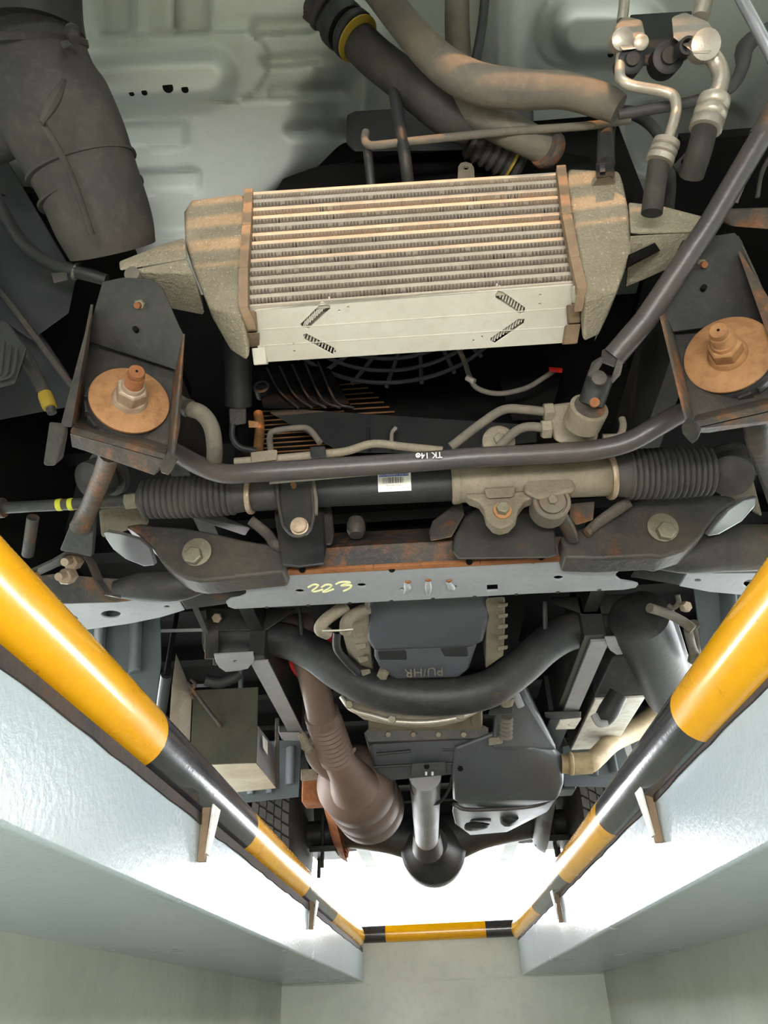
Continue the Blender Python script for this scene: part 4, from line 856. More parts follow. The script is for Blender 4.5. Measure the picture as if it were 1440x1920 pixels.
# dark engine mass, rails
SX = -.375
t = thing('chassis_rail', 'left chassis rail, long boxed steel beam', 'chassis rail', 'chassis rails')
part(t, 'web', box(B(), (-.375, 1.5, .66), (-.340, 2.02, .80)), M['chassis'], bevel=.002)
part(t, 'bottom_flange', box(B(), (-.375, 1.52, .656), (-.335, 2.02, .660)), M['railm'])
part(t, 'front_section', box(B(), (min(SX, SX+.03), .72, .72), (max(SX, SX+.03), 1.5, .84)), M['chassis'])
part(t, 'rear_section', box(B(), (-.36, 2.02, .66), (-.30, 4.3, .78)), M['chassis'])
SX = .36
t = thing('chassis_rail', 'right chassis rail, long boxed steel beam', 'chassis rail', 'chassis rails')
part(t, 'web', box(B(), (.352, 1.5, .664), (.400, 2.02, .80)), M['chassis'], bevel=.002)
part(t, 'bottom_flange', box(B(), (.368, 1.52, .658), (.408, 2.02, .664)), M['railm'])
part(t, 'front_section', box(B(), (min(SX, SX+.03), .72, .72), (max(SX, SX+.03), 1.5, .84)), M['chassis'])
part(t, 'rear_section', box(B(), (.34, 2.02, .66), (.40, 4.3, .78)), M['chassis'])
t = thing('engine_block', 'dark engine block behind the crossmember', 'engine')
part(t, 'block', box(B(), (-.20, 1.18, .74), (.24, 1.75, 1.15)), M['void'], bevel=.01)
part(t, 'skirt', H((660, 1150, 1.33), (690, 1130, 1.30), (700, 1290, 1.62), (655, 1240, 1.62), (640, 1180, 1.4), (700, 1200, 1.62)), M['cast'], bevel=.006)
part(t, 'skirt', H((912, 1120, 1.30), (948, 1118, 1.30), (948, 1180, 1.4), (945, 1230, 1.5), (910, 1255, 1.55), (900, 1150, 1.5)), M['cast'], bevel=.006)
for k in range(5):
    part(t, 'skirt_rib', H((934, 1132+k*20, 1.30+k*.03), (952, 1130+k*20, 1.30+k*.03), (952, 1136+k*20, 1.30+k*.03), (934, 1140+k*20, 1.30+k*.03), (940, 1134+k*20, 1.40+k*.03), (950, 1138+k*20, 1.4+k*.03)), M['cast'], bevel=.002)
    part(t, 'skirt_rib', H((655+k*5, 1160+k*24, 1.36+k*.04), (678+k*4, 1158+k*24, 1.36+k*.04), (680+k*4, 1166+k*24, 1.36+k*.04), (660+k*5, 1172+k*24, 1.36+k*.04), (668+k*4, 1160+k*24, 1.45+k*.04)), M['cast'], bevel=.002)
t = thing('oil_pan', 'black stepped engine oil pan with small raised lettering', 'oil pan')
part(t, 'pan', H((690, 1110, 1.30), (915, 1100, 1.30), (917, 1160, 1.35), (905, 1205, 1.42), (880, 1215, 1.44), (700, 1222, 1.44), (688, 1200, 1.42), (686, 1150, 1.35), (690, 1150, 1.60), (915, 1140, 1.60)), M['pan'], bevel=.014, ang=70)
part(t, 'sump', H((700, 1200, 1.43), (900, 1195, 1.43), (880, 1255, 1.50), (860, 1272, 1.53), (740, 1276, 1.53), (712, 1255, 1.50), (700, 1230, 1.46), (720, 1230, 1.62), (870, 1225, 1.62)), M['pan'], bevel=.012, ang=70)
for a, b in ((735, 1228), (850, 1222)):
    part(t, 'dimple', H((a-30, b-8, 1.448), (a+28, b-10, 1.448), (a+30, b+10, 1.47), (a-26, b+10, 1.47), (a, b, 1.50)), M['black'], bevel=.004)
q = p(795, 1259, y=1.492); part(t, 'raised_lettering', text('PU/HR', q, (-1, .0, 0), (0, .75, -.55), .029, .0015), M['hose_grey'])
q = p(720, 1268, y=1.51); part(t, 'drain_plug', hexnut(B(), q+V((0, 0, .01)), (-.3, -.5, -1), .013, .014), M['bolt_dark'])
t = thing('oil_hose', 'pair of dusty bent hoses left of the oil pan', 'hose')
for pts in (((650, 1135, 1.22), (630, 1148, 1.22), (608, 1165, 1.22), (600, 1180, 1.23), (614, 1188, 1.25)), ((690, 1140, 1.22), (668, 1150, 1.23), (650, 1165, 1.23), (648, 1185, 1.25))):
    part(t, 'hose', tube(B(), T(*pts), .0115, 16), M['cast'])
part(t, 'wire_clamp', tube(B(), T((604, 1183, 1.22), (640, 1182, 1.22), (662, 1180, 1.22)), .002, 6, smooth=False), M['alupipe'])
part(t, 'lower_tube', tube(B(), T((632, 1185, 1.3), (632, 1215, 1.33), (650, 1240, 1.4), (670, 1260, 1.45)), .008, 12), M['black'])
# transmission crossmember (big curved tube)
t = thing('transmission_crossmember', 'thick curved dark tube slung under the gearbox', 'crossmember')
cpts = [(388, 1193), (440, 1193), (500, 1196), (545, 1204), (590, 1226), (640, 1262), (700, 1292), (770, 1306), (850, 1306), (920, 1290), (975, 1252), (1020, 1212), (1060, 1188), (1110, 1176), (1170, 1172), (1224, 1172)]
part(t, 'tube', tube(B(), [p(a, b, y=1.56) for a, b in cpts], .041, 32, flat=.9), M['chassis'], ang=70)
for a0, a1, b0, b1 in ((384, 410, 1160, 1236), (1205, 1226, 1136, 1200)):
    part(t, 'end_plate', H((a0, b0, 1.50), (a1, b0, 1.50), (a1, b1, 1.50), (a0, b1, 1.50), (a0, b0, 1.60), (a1, b1, 1.60)), M['chassis_mid'], bevel=.002)
part(t, 'upper_bracket', H((384, 1142, 1.50), (395, 1140, 1.50), (470, 1150, 1.50), (560, 1140, 1.50), (500, 1182, 1.50), (388, 1184, 1.50), (400, 1150, 1.6), (550, 1150, 1.6)), M['chassis'], bevel=.003)
part(t, 'upper_bracket', H((1030, 1120, 1.50), (1100, 1125, 1.50), (1200, 1112, 1.50), (1218, 1150, 1.50), (1095, 1152, 1.50), (1035, 1132, 1.50), (1180, 1130, 1.6)), M['chassis'], bevel=.003)
for a, b in ((408, 1158), (1196, 1122)):
    q = p(a, b, y=1.495); part(t, 'bolt', hexnut(B(), q, (0, -.8, -.5), .012, .010), M['bolt'])
part(t, 'hanger', tube(B(), T((562, 1140, 1.50), (566, 1200, 1.53)), .0045, 8, smooth=False), M['chassis'])
part(t, 'hanger', tube(B(), T((1021, 1128, 1.50), (1022, 1180, 1.53)), .006, 8, smooth=False), M['chassis'])
def clampplate(cx, cy, s):
    part(t, 'clamp_plate', plate([p(cx+a, cy+b, z=.652) for a, b in ((-34*s, -18), (40, -22), (42, -8), (30, 8), (12, 12), (-12, 14), (-24, 6), (-30, -4))], (0, 0, .004), [[p(cx+a, cy+b, z=.652) for a, b in ell(6, -6, 4, 2, 10)]]), M['railm'], bevel=.001)
    for d in (-30, 40):
        part(t, 'clamp_ear', H((cx+d-5, cy-32, 1.53), (cx+d+4, cy-32, 1.53), (cx+d+5, cy+2, 1.56), (cx+d-6, cy+2, 1.56), (cx+d, cy-10, 1.6)), M['chassis'], bevel=.003)
clampplate(435, 1246, 1); clampplate(1168, 1214, 1)
# gearbox
t = thing('gearbox', 'silver grey gearbox with a ribbed black oil tray', 'gearbox')
part(t, 'bell_flange', ext(B(), py_([(640, 1305), (655, 1325), (680, 1342), (720, 1350), (760, 1356), (820, 1356), (868, 1345), (905, 1322), (915, 1300), (860, 1290), (700, 1290)], 1.66), (0, .03, 0)), M['cast'], bevel=.004)
part(t, 'bell_rim', tube(B(), [p(a, b, y=1.655) for a, b in ((640, 1306), (660, 1330), (700, 1342), (740, 1352), (800, 1354), (860, 1345), (895, 1330), (912, 1305))], .006, 10), M['alupipe'])
for a, b in ((655, 1322), (735, 1350), (862, 1342), (905, 1318)): 
    q = p(a, b, y=1.65); part(t, 'flange_bolt', hexnut(B(), q, (0, -1, -.2), .010, .010), M['bolt_dark'])
part(t, 'case', H((690, 1330, 1.75), (905, 1325, 1.75), (905, 1370, 1.98), (690, 1372, 1.98), (700, 1330, 2.1), (900, 1330, 2.1)), M['cast'], bevel=.006)
for k in range(6): part(t, 'case_rib', H((705+k*36, 1340, 1.78), (712+k*36, 1340, 1.78), (712+k*36, 1366, 1.93), (705+k*36, 1366, 1.93), (708+k*36, 1340, 1.9)), M['cast'])
part(t, 'pan_flange', ext(B(), T((682, 1374, 1.97), (690, 1366, 1.97), (905, 1358, 1.97), (917, 1364, 1.97), (916, 1384, 1.98), (690, 1392, 1.98)), (0, .2, 0)), M['chassis_mid'], bevel=.003)
part(t, 'pan', H((692, 1382, 1.98), (905, 1374, 1.98), (907, 1400, 2.0), (900, 1425, 2.04), (898, 1448, 2.12), (730, 1464, 2.14), (706, 1448, 2.10), (694, 1410, 2.02), (700, 1400, 2.3), (900, 1400, 2.3)), M['pan'], bevel=.010, ang=70)
for pts in (((700, 1438, 2.055), (772, 1434, 2.05)), ((836, 1432, 2.05), (896, 1428, 2.05)), ((705, 1414, 2.01), (770, 1408, 2.01)), ((830, 1406, 2.01), (900, 1402, 2.01))):
    part(t, 'pan_rib', tube(B(), T(*pts), .004, 8, smooth=False), M['black'])
part(t, 'pan_pad', H((772, 1432, 2.03), (836, 1428, 2.03), (838, 1450, 2.10), (770, 1455, 2.10), (775, 1440, 2.2), (835, 1440, 2.2)), M['pan'], bevel=.003)
for a in (799, 811): part(t, 'bright_notch', H((a-2, 1447, 2.08), (a+2, 1447, 2.08), (a+2, 1454, 2.095), (a-2, 1454, 2.095), (a, 1450, 2.12)), M['white'])
for a in (728, 775, 822, 869):
    q = p(a, 1376, y=1.965); part(t, 'pan_bolt', hexnut(B(), q, (0, -.8, -.6), .008, .008), M['bolt_dark'])
for a, b in ((800, 1437), (863, 1441)):
    q = p(a, b, y=2.045); part(t, 'dark_hole', lathe(B(), q, q+V((0, -1, -.5)), [(0, .008), (.002, .008)], 6), M['void'])
t = thing('shift_cable', 'ribbed dusty boot and cable right of the gearbox', 'cable')
part(t, 'boot', lathe(B(), *T((950, 1345, 1.8), (948, 1388, 1.85)), [(k*.006, .017 if k % 2 else .013) for k in range(10)], 16), M['hose_grey'])
part(t, 'bracket', H((920, 1318, 1.75), (962, 1316, 1.75), (962, 1338, 1.75), (915, 1342, 1.75), (920, 1320, 1.78), (960, 1336, 1.78)), M['chassis'], bevel=.002)
part(t, 'pin', tube(B(), T((964, 1295, 1.7), (977, 1325, 1.72)), .009, 12, smooth=False), M['railm'])
part(t, 'top', lathe(B(), *T((948, 1300, 1.72), (950, 1322, 1.74)), [(0, .014), (.01, .02), (.02, .018), (.03, .014)], 16), M['cast'])
part(t, 'lever', H((916, 1384, 1.9), (942, 1380, 1.9), (942, 1394, 1.9), (916, 1398, 1.9), (920, 1384, 1.94), (940, 1394, 1.94)), M['cast'], bevel=.002)
# propeller shaft and axle
t = thing('propeller_shaft', 'grey propeller shaft running back from the gearbox', 'propeller shaft')
A, C = T((797, 1452, 2.15), (800, 1574, 3.15)); part(t, 'tube', tube(B(), [A, C], .0455, 32, smooth=False), M['railm'])
part(t, 'green_tag', H((796, 1508, 2.47), (806, 1508, 2.47), (806, 1514, 2.5), (796, 1514, 2.5), (800, 1510, 2.55)), pm('green_tag', (70, 190, 120), .6, amt=.1))
part(t, 'end_yoke', tube(B(), T((800, 1562, 3.1), (802, 1590, 3.22)), [.052, .062], 20, smooth=False), M['chassis_mid'])
t = thing('brake_cable', 'thin black cable hanging in a loop around the propeller shaft', 'cable')
part(t, 'cable', tube(B(), T((770, 1462, 2.15), (775, 1485, 2.25), (795, 1504, 2.35), (822, 1505, 2.35), (842, 1480, 2.25), (848, 1455, 2.15)), .005, 10), M['black'])
t = AXLE = thing('rear_axle', 'dark rear axle with a round banjo differential and twin wheels', 'axle')
q = p(812, 1590, y=3.35); part(t, 'differential', lathe(B(), q+V((0, .22, 0)), q+V((0, -.12, 0)), [(0, .05), (.05, .115), (.10, .135), (.22, .135), (.235, .12), (.28, .09), (.34, .06)], 40), M['chassis'], ang=60)
part(t, 'axle_tube', tube(B(), [V((-.62, 3.4, .66)), V((-.40, 3.4, .66)), V((-.2, 3.4, .645)), V((0.02, 3.4, .62)), V((.22, 3.4, .645)), V((.44, 3.4, .66)), V((.66, 3.4, .66))], [.055, .055, .07, .10, .07, .055, .055], 24), M['chassis'], ang=70)
for s, x in ((-1, -.46), (1, .50)):
    part(t, 'u_bolt', tube(B(), [V((x, 3.34, .52)), V((x, 3.34, .74))], .008, 8, smooth=False), M['chassis_mid']); part(t, 'u_bolt', tube(B(), [V((x+.03*s, 3.46, .50)), V((x+.03*s, 3.46, .74))], .008, 8, smooth=False), M['chassis_mid'])
    part(t, 'spring_plate', box(B(), (x-.05, 3.30, .575), (x+.06, 3.5, .60)), M['chassis'], bevel=.004)
for s, x, lb in ((-1, -.385, 'left rear leaf spring, rusty orange stacked leaves'), (1, .44, 'right rear leaf spring, mostly hidden behind the fuel tank')):
    t = thing('leaf_spring', lb, 'leaf spring', 'rear leaf springs')
    for k in range(5):
        h_ = k*.018; y0, y1 = 2.62+k*.10, 3.75-k*.08
        part(t, 'leaf', tube(B(), [V((x, y0, .72-h_)), V((x, (y0+3.4)/2, .665-h_)), V((x, 3.4, .64-h_)), V((x, (y1+3.4)/2, .665-h_)), V((x, y1, .72-h_))], .032, 4, flat=.25), (M['spring'] if s < 0 else M['chassis']))
    part(t, 'hanger', box(B(), (x-.04, 2.56, .60), (x+.04, 2.66, .70)), M['spring'] if s < 0 else M['chassis'], bevel=.006)
    if s < 0: part(t, 'clip', box(B(), (x-.04, 2.535, .665), (x+.03, 2.56, .70)), M['bolt'], bevel=.002)
# rear tyres
def tyre(label, x0, x1, yc_, zc_, R):
    t = AXLE; W = x1-x0
    A = V((x0, yc_, zc_)); C = V((x1, yc_, zc_))
    tc_ = part(t, 'wheel', lathe(B(), A, C, [(0, R*.55), (0, R*.86), (W*.06, R*.94), (W*.14, R*.965), (W*.86, R*.965), (W*.94, R*.94), (W, R*.86), (W, R*.55)], 64), M['tyre'], label, ang=60)
    part(t, 'rim', lathe(B(), A+V((.01, 0, 0)), C-V((.01, 0, 0)), [(0, R*.56), (.03, R*.5), (W-.05, R*.5), (W-.02, R*.56)], 32), M['chassis_mid'], sub=tc_)
    bm = B(); n = 46
    for k in range(n):
        for j in range(5):
            ang = 2*PI*(k+(j % 2)*.5)/n; xa = x0+W*(.07+j*.174); xb = xa+W*.155
            pts = []
            for (xx, da) in ((xa, -.0), (xb, .35), (xb, -.45), (xa, -.8)):
                for rr in (R*.95, R):
                    a_ = ang+da*(2*PI/n)*1.05*(1 if j % 2 else 1)
                    a_ = ang+(da+(.25 if False else 0))*(2*PI/n)
                    pts.append(V((xx, yc_+rr*math.cos(a_), zc_+rr*math.sin(a_))))
            hull(bm, pts)
    part(t, 'tread_blocks', bm, M['tyre'], kind='stuff', ang=20, sub=tc_)
tyre('left inner rear tyre with blocky tread, beside the rusty leaf spring', -.70, -.53, 3.30, .68, .31)
tyre('left outer rear tyre, mostly hidden', -.90, -.73, 3.30, .68, .31)
tyre('right inner rear tyre with blocky tread behind the fuel tank', .56, .73, 3.30, .68, .31)
tyre('right outer rear tyre, mostly hidden', .76, .93, 3.30, .68, .31)
# exhaust
t = thing('exhaust', 'brownish exhaust with a flexible section leading to a fat catalyst drum', 'exhaust')
part(t, 'front_pipe', tube(B(), T((560, 1170, 1.55), (575, 1230, 1.66), (592, 1290, 1.74), (605, 1350, 1.86)), [.035, .035, .036, .037], 24), M['exhaust'])
A, C = T((602, 1335, 1.84), (634, 1425, 2.0)); L_ = (C-A).length
part(t, 'flex_section', lathe(B(), A, C, [(0, .036), (.004, .045), (.03, .046)]+[(.03+k*(L_-.05)/16, .042+.005*(k % 2)) for k in range(17)]+[(L_-.01, .046), (L_, .037)], 32), M['exhaust'])
part(t, 'joint_pipe', tube(B(), T((630, 1415, 1.99), (650, 1448, 2.06), (665, 1475, 2.14)), [.04, .05, .07], 24), M['exhaust'])
part(t, 'side_pipe', tube(B(), T((590, 1385, 1.98), (600, 1420, 2.03), (640, 1452, 2.08)), [.032, .034, .034], 20), M['exhaust'])
part(t, 'flange', H((632, 1420, 1.97), (668, 1398, 1.97), (668, 1408, 1.98), (650, 1430, 1.98), (634, 1430, 1.98), (640, 1420, 2.0), (665, 1405, 2.0)), M['exhaust'], bevel=.004)
A, C = T((655, 1452, 2.12), (706, 1535, 2.62)); L_ = (C-A).length
part(t, 'catalyst_drum', lathe(B(), A, C, [(0, .05), (.02, .085), (.07, .106), (.075, .109), (.15, .109), (.156, .103), (.162, .109), (.27, .110), (.276, .104), (.282, .110), (.36, .110), (.365, .106), (.43, .09), (.49, .05), (.5, .035)], 48), M['exhaust'], ang=50)
part(t, 'oxygen_sensor', H((565, 1388, 1.95), (582, 1380, 1.95), (590, 1395, 1.95), (582, 1418, 1.97), (562, 1405, 1.97), (575, 1390, 2.0)), M['cast'], bevel=.006)
q = p(565, 1375, y=1.95); part(t, 'sensor_stub', lathe(B(), q, p(578, 1400, y=1.96), [(0, .012), (.05, .014)], 12), M['cast'])
t = thing('red_drum', 'red round shield partly hidden behind the curved tube', 'shield')
part(t, 'disc', lathe(B(), *T((592, 1226, 1.72), (596, 1232, 1.76)), [(0, .055), (.004, .070), (.02, .072), (.03, .06)], 40), M['red'])
# battery box
t = thing('battery_box', 'mossy dark steel box with a rusty hold-down rod at left', 'battery box')
part(t, 'front_panel', ext(B(), T((362, 1294, 1.78), (484, 1288, 1.78), (480, 1430, 1.78), (357, 1434, 1.78)), (0, .006, 0)), M['battery'], bevel=.001)
part(t, 'bottom_tray', H((360, 1436, 1.78), (480, 1431, 1.78), (518, 1478, 2.08), (440, 1486, 2.08), (360, 1430, 1.79), (516, 1474, 2.08)), M['lit_tray'], bevel=.001)
part(t, 'side_panel', H((483, 1360, 1.785), (481, 1430, 1.785), (517, 1478, 2.08), (514, 1400, 2.08), (484, 1368, 1.80)), M['railm'], bevel=.001)
part(t, 'white_sticker', H((492, 1378, 1.82), (502, 1390, 1.88), (502, 1416, 1.88), (493, 1402, 1.82), (493, 1380, 1.83)), M['white'])
part(t, 'side_post', H((516, 1345, 2.06), (524, 1345, 2.06), (524, 1480, 2.08), (514, 1480, 2.08), (520, 1400, 2.12)), M['chassis_mid'], bevel=.002)
part(t, 'hold_down_rod', tube(B(), T((352, 1280, 1.74), (365, 1298, 1.74), (414, 1362, 1.775)), .0045, 10, smooth=False), M['chassis_rust'])
part(t, 'rod_hook', tube(B(), T((358, 1274, 1.74), (366, 1284, 1.74), (358, 1300, 1.74), (364, 1310, 1.74)), .004, 8), M['chassis_rust'])
# side air tank, boxes and fenders on the right
t = thing('fuel_tank', 'large moulded black fuel tank at right behind the gearbox', 'fuel tank')
part(t, 'tank', H((850, 1400, 1.98), (925, 1370, 1.96), (990, 1400, 2.0), (1040, 1400, 2.05), (1055, 1425, 2.07), (1056, 1470, 2.12), (1046, 1500, 2.2), (985, 1512, 2.3), (870, 1515, 2.3), (848, 1500, 2.2), (845, 1440, 2.05), (870, 1400, 2.8), (1060, 1420, 2.8)), M['pan'], bevel=.03, ang=80)
part(t, 'neck', H((930, 1262, 1.85), (975, 1262, 1.85), (990, 1300, 1.88), (992, 1360, 1.94), (1008, 1385, 1.98), (1050, 1410, 2.05), (920, 1410, 1.98), (925, 1320, 1.90), (950, 1270, 2.1), (990, 1370, 2.2)), M['pan'], bevel=.02, ang=80)
part(t, 'lower_moulding', H((848, 1505, 2.26), (985, 1512, 2.32), (1046, 1496, 2.24), (1030, 1520, 2.45), (980, 1545, 2.6), (950, 1560, 2.7), (880, 1566, 2.75), (852, 1545, 2.6), (846, 1520, 2.4), (880, 1520, 2.9), (1000, 1520, 2.8)), M['pan'], bevel=.016, ang=80)
part(t, 'rib', H((955, 1508, 2.27), (978, 1505, 2.27), (983, 1482, 2.16), (972, 1482, 2.16), (966, 1500, 2.35)), M['stab'], bevel=.006)
part(t, 'seam_lip', tube(B(), T((850, 1508, 2.26), (880, 1518, 2.29), (985, 1513, 2.31), (1030, 1500, 2.26), (1050, 1480, 2.18)), .006, 8), M['stab'])
for a, b, rx, rz_ in ((905, 1530, .055, .005), (956, 1532, .028, .009), (895, 1546, .04, .004)):
    q = p(a, b, y=2.48); part(t, 'moulded_hollow', hull(B(), [q+V((rx*math.cos(k*PI/6), .01*math.sin(k), rz_*2*math.sin(k*PI/6)))+V((0, o_, 0)) for k in range(12) for o_ in (0, .05)]), M['black'])
t = thing('filler_pipe', 'beige dusty filler pipe joining the fuel tank at right', 'pipe')
part(t, 'pipe', tube(B(), T((1052, 1432, 2.1), (1100, 1432, 2.1), (1118, 1420, 2.12), (1150, 1390, 2.2), (1200, 1362, 2.3), (1250, 1330, 2.4)), [.026, .026, .026, .028, .034, .04], 20), M['exhaust2'])
A, C = T((1066, 1432, 2.08), (1074, 1432, 2.08)); ring(t, 'clamp', A, C, .031, M['exhaust2'])
part(t, 'joint', tube(B(), T((1074, 1432, 2.09), (1108, 1430, 2.09)), .029, 20, smooth=False), M['exhaust2'])
t = thing('air_tank', 'long dark cylinder at right above the pit pipe', 'cylinder tank')
A, C = T((1195, 1150, 1.45), (1262, 1300, 1.75)); L_ = (C-A).length
part(t, 'tank', lathe(B(), A, C, [(0, .05), (.01, .064), (L_-.006, .064), (L_, .062)], 40), M['chassis'])
q = p(1264, 1303, y=1.755); part(t, 'end_rim', lathe(B(), C, C+(C-A), [(0, .062), (.006, .062), (.0065, .055), (.002, .052), (.002, .02), (.008, .018)], 40), M['railm'])
part(t, 'support_bar', H((1245, 1140, 1.42), (1262, 1138, 1.42), (1300, 1260, 1.62), (1278, 1280, 1.62), (1262, 1140, 1.45), (1296, 1270, 1.66)), M['railm'], bevel=.003)
t = thing('control_box', 'dark metal box with a bright underside behind the right rail', 'metal box')
part(t, 'box', hull(B(), [V((x, y, z)) for x in (.43, .56) for y in (1.85, 2.3) for z in (.655, .86)]+T((1150, 1230, 1.80), (1208, 1228, 1.80))), M['chassis'], bevel=.004)
part(t, 'lit_bottom', box(B(), (.432, 1.86, .648), (.558, 2.29, .655)), M['galv'], bevel=.002)  # white sheet stands in for light on the underside of the box
part(t, 'elbow', tube(B(), T((1160, 1300, 1.80), (1140, 1335, 1.82), (1128, 1352, 1.84)), [.022, .025, .020], 20), M['black'])
part(t, 'elbow_ring', tube(B(), T((1114, 1340, 1.82), (1124, 1356, 1.82), (1138, 1354, 1.82)), .010, 12), M['railm'])
t = thing('rear_rail_bracket', 'small box bracket under the right rail with a pale base', 'bracket', 'rail brackets')
part(t, 'box', H((1020, 1335, 1.93), (1052, 1334, 1.93), (1090, 1334, 1.95), (1088, 1350, 2.0), (1048, 1352, 2.0), (1022, 1345, 1.98), (1030, 1330, 2.1), (1088, 1330, 2.1)), M['chassis'], bevel=.003)
part(t, 'base', plate([p(a, b, z=.585) for a, b in ((1050, 1352), (1090, 1348), (1078, 1367), (1042, 1368))], (0, 0, .004), [[p(a, b, z=.585) for a, b in ell(1066, 1360, 3, 1.6, 8)]]), M['galv'], bevel=.001)  # near-white plate paints in the lit bottom of the bracket
t = thing('rear_rail_bracket', 'small box bracket under the left rail end', 'bracket', 'rail brackets')
part(t, 'box', H((522, 1360, 2.0), (562, 1362, 2.0), (562, 1390, 2.02), (530, 1390, 2.02), (522, 1372, 2.0), (530, 1362, 2.1), (560, 1385, 2.1)), M['chassis'], bevel=.003)
part(t, 'base', H((524, 1373, 1.99), (562, 1373, 1.99), (562, 1389, 2.0), (532, 1389, 2.0), (560, 1389, 2.01)), M['railm'])
# ribbed side panels
def ribbed(label, quad, y0, ribs, m='mudflap'):
    t = thing('splash_shield', label, 'panel', 'ribbed splash panels')
    part(t, 'sheet', ext(B(), py_(quad, y0), (0, .004, 0)), M[m], bevel=.001)
    for (a, b, r) in ribs:
        part(t, 'pressed_rib', tube(B(), [p(*a, y=y0-.002), p(*b, y=y0-.002)], r, 16, smooth=False, flat=.5), M[m], bevel=.004)
ribbed('tall ribbed grey panel at left behind the control arm', [(140, 1140), (300, 1140), (302, 1240), (292, 1325), (240, 1330), (120, 1320)], 1.45, [((190, 1140), (185, 1250), .022), ((256, 1150), (252, 1262), .022)])
ribbed('tall ribbed grey panel at right behind the yellow pipe', [(1300, 1100), (1345, 1100), (1460, 1100), (1460, 1260), (1330, 1270), (1322, 1270)], 1.45, [((1362, 1110), (1368, 1200), .022)])
ribbed('low ribbed grey panel under the battery box at left', [(430, 1395), (565, 1385), (560, 1494), (455, 1505), (430, 1500)], 2.35, [((450, 1400), (452, 1225), .012), ((545, 1400), (543, 1472), .022), ((470, 1460), (470, 1490), .018), ((505, 1460), (505, 1488), .018)])
ribbed('low ribbed grey panel behind the filler pipe at right', [(1055, 1400), (1200, 1370), (1260, 1380), (1240, 1460), (1150, 1476), (1058, 1474)], 2.5, [((1075, 1440), (1077, 1455), .02), ((1112, 1440), (1112, 1455), .02), ((1140, 1395), (1150, 1450), .02)])
t = thing('side_beam', 'pale diagonal beam edge at right near the pit pipe', 'beam')
part(t, 'beam', H((1165, 1385, 2.3), (1178, 1382, 2.3), (1190, 1420, 2.35), (1178, 1425, 2.35), (1170, 1385, 2.4), (1185, 1420, 2.45)), M['railm'])
t = thing('cross_brace', 'thin grey angle brace above the battery box', 'brace')
part(t, 'brace', H((300, 1180, 1.5), (384, 1178, 1.5), (384, 1184, 1.5), (302, 1186, 1.5), (310, 1180, 1.56), (384, 1180, 1.56)), M['railm'])
part(t, 'arm', H((360, 1140, 1.45), (372, 1140, 1.45), (392, 1190, 1.5), (382, 1188, 1.5), (372, 1140, 1.5)), M['chassis'])
t = thing('left_air_hose', 'black curved hose over the battery box', 'hose')
part(t, 'hose', tube(B(), T((385, 1275, 1.75), (410, 1280, 1.76), (435, 1272, 1.76), (450, 1262, 1.76)), .014, 14), M['black'])
part(t, 'bracket', H((340, 1284, 1.8), (432, 1280, 1.8), (432, 1286, 1.8), (345, 1290, 1.8), (400, 1282, 1.84)), M['railm'])
t = thing('side_post', 'black upright post beside the left ribbed panel', 'post')
part(t, 'post', tube(B(), T((312, 1265, 1.5), (300, 1345, 1.62)), .012, 16, smooth=False), M['black'])
part(t, 'hanger', tube(B(), [p(312, 1267, y=1.5), p(312, 1267, y=1.5)+V((0, .02, .30))], .006, 10, smooth=False), M['void'])
t = thing('inner_side_panel', 'light brown stained inner side panel left of the battery box', 'panel')
part(t, 'panel', H((330, 1225, 1.75), (360, 1300, 1.8), (356, 1400, 1.9), (318, 1350, 1.75), (322, 1290, 1.7), (350, 1300, 1.95)), M['lit_tray'], bevel=.002)
t = thing('brake_pipes', 'bundle of thin bent brake pipes beside the right tank', 'pipe')
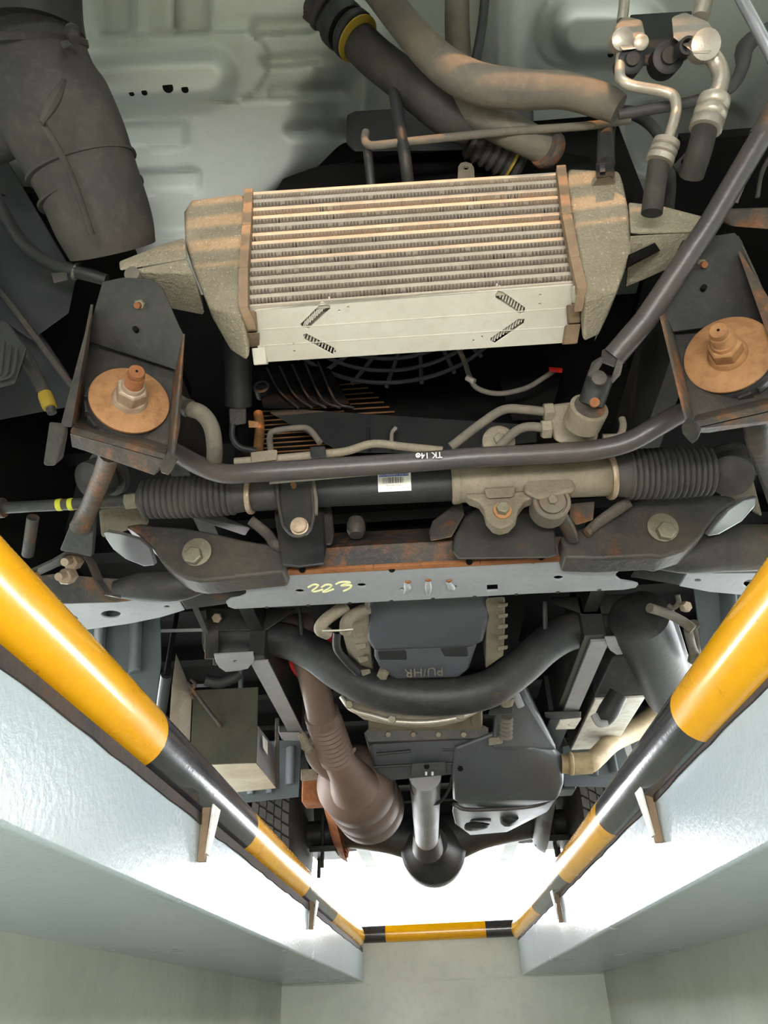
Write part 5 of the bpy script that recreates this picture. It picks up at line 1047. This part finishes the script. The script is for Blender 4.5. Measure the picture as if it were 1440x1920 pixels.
for pts, r in ((((1218, 1140, 1.35), (1250, 1150, 1.38), (1280, 1165, 1.4), (1300, 1180, 1.4)), .010), (((1270, 1115, 1.35), (1272, 1130, 1.36), (1262, 1140, 1.37), (1252, 1135, 1.37)), .005), (((1290, 1180, 1.42), (1300, 1220, 1.5), (1320, 1250, 1.5)), .009), (((1300, 1170, 1.45), (1306, 1200, 1.5), (1300, 1240, 1.55)), .012)):
    part(t, 'pipe', tube(B(), T(*pts), r, 10), M['hose_grey'])
q = p(1282, 1138, y=1.36); part(t, 'union', hexnut(B(), q, (.3, -1, -.4), .011, .014), M['bolt'])
t = thing('right_edge_bracket', 'rusty brown bracket at the right edge above the chassis bracket', 'bracket')
part(t, 'bracket', H((1345, 392, .66), (1460, 388, .66), (1460, 432, .68), (1370, 425, .68), (1350, 415, .68), (1400, 395, .72)), M['chassis_rust'], bevel=.004)
part(t, 'bar', tube(B(), T((1378, 380, .62), (1410, 300, .58), (1450, 240, .55)), .004, 8, smooth=False), M['hose_grey'])
part(t, 'wire', tube(B(), T((1420, 370, .62), (1430, 320, .6), (1460, 270, .58)), .003, 8), M['chassis_mid'])
for s in (-1, 1):
    t = thing('wheel_housing', 'dark front wheel housing at the %s side' % ('left' if s < 0 else 'right'), 'wheel housing', 'front wheel housings')
    part(t, 'liner', box(B(), (s*.72-.005, .58, .62), (s*.72+.005, 1.25, 1.3)), M['void'])
    part(t, 'liner_top', box(B(), (min(s*.45, s*.8), .66, 1.10), (max(s*.45, s*.8), 1.14, 1.12)), M['void'])
t = thing('suspension_tower', 'grey cast strut tower partly seen behind left boot', 'suspension part')
part(t, 'tower', H((185, 955, .98), (275, 930, .98), (280, 985, 1.0), (190, 1010, 1.0), (190, 950, 1.1), (270, 940, 1.1)), M['cast'], bevel=.006)
part(t, 'knuckle', tube(B(), T((62, 970, .90), (52, 1040, .96)), .009, 14, smooth=False), M['chassis_rust'])
t = thing('suspension_tower', 'grey cast strut tower partly seen behind right boot', 'suspension part')
part(t, 'tower', H((1345, 860, .98), (1400, 850, .98), (1430, 970, 1.0), (1350, 930, 1.0), (1360, 860, 1.1), (1420, 950, 1.1)), M['cast'], bevel=.006)
t = thing('metal_duct', 'smooth bare metal duct behind the left ear', 'duct')
part(t, 'duct', H((340, 965, 1.0), (400, 975, 1.0), (460, 1005, 1.0), (470, 990, 1.0), (430, 975, 1.02), (400, 960, 1.04)), M['railm'], bevel=.004)
finish()
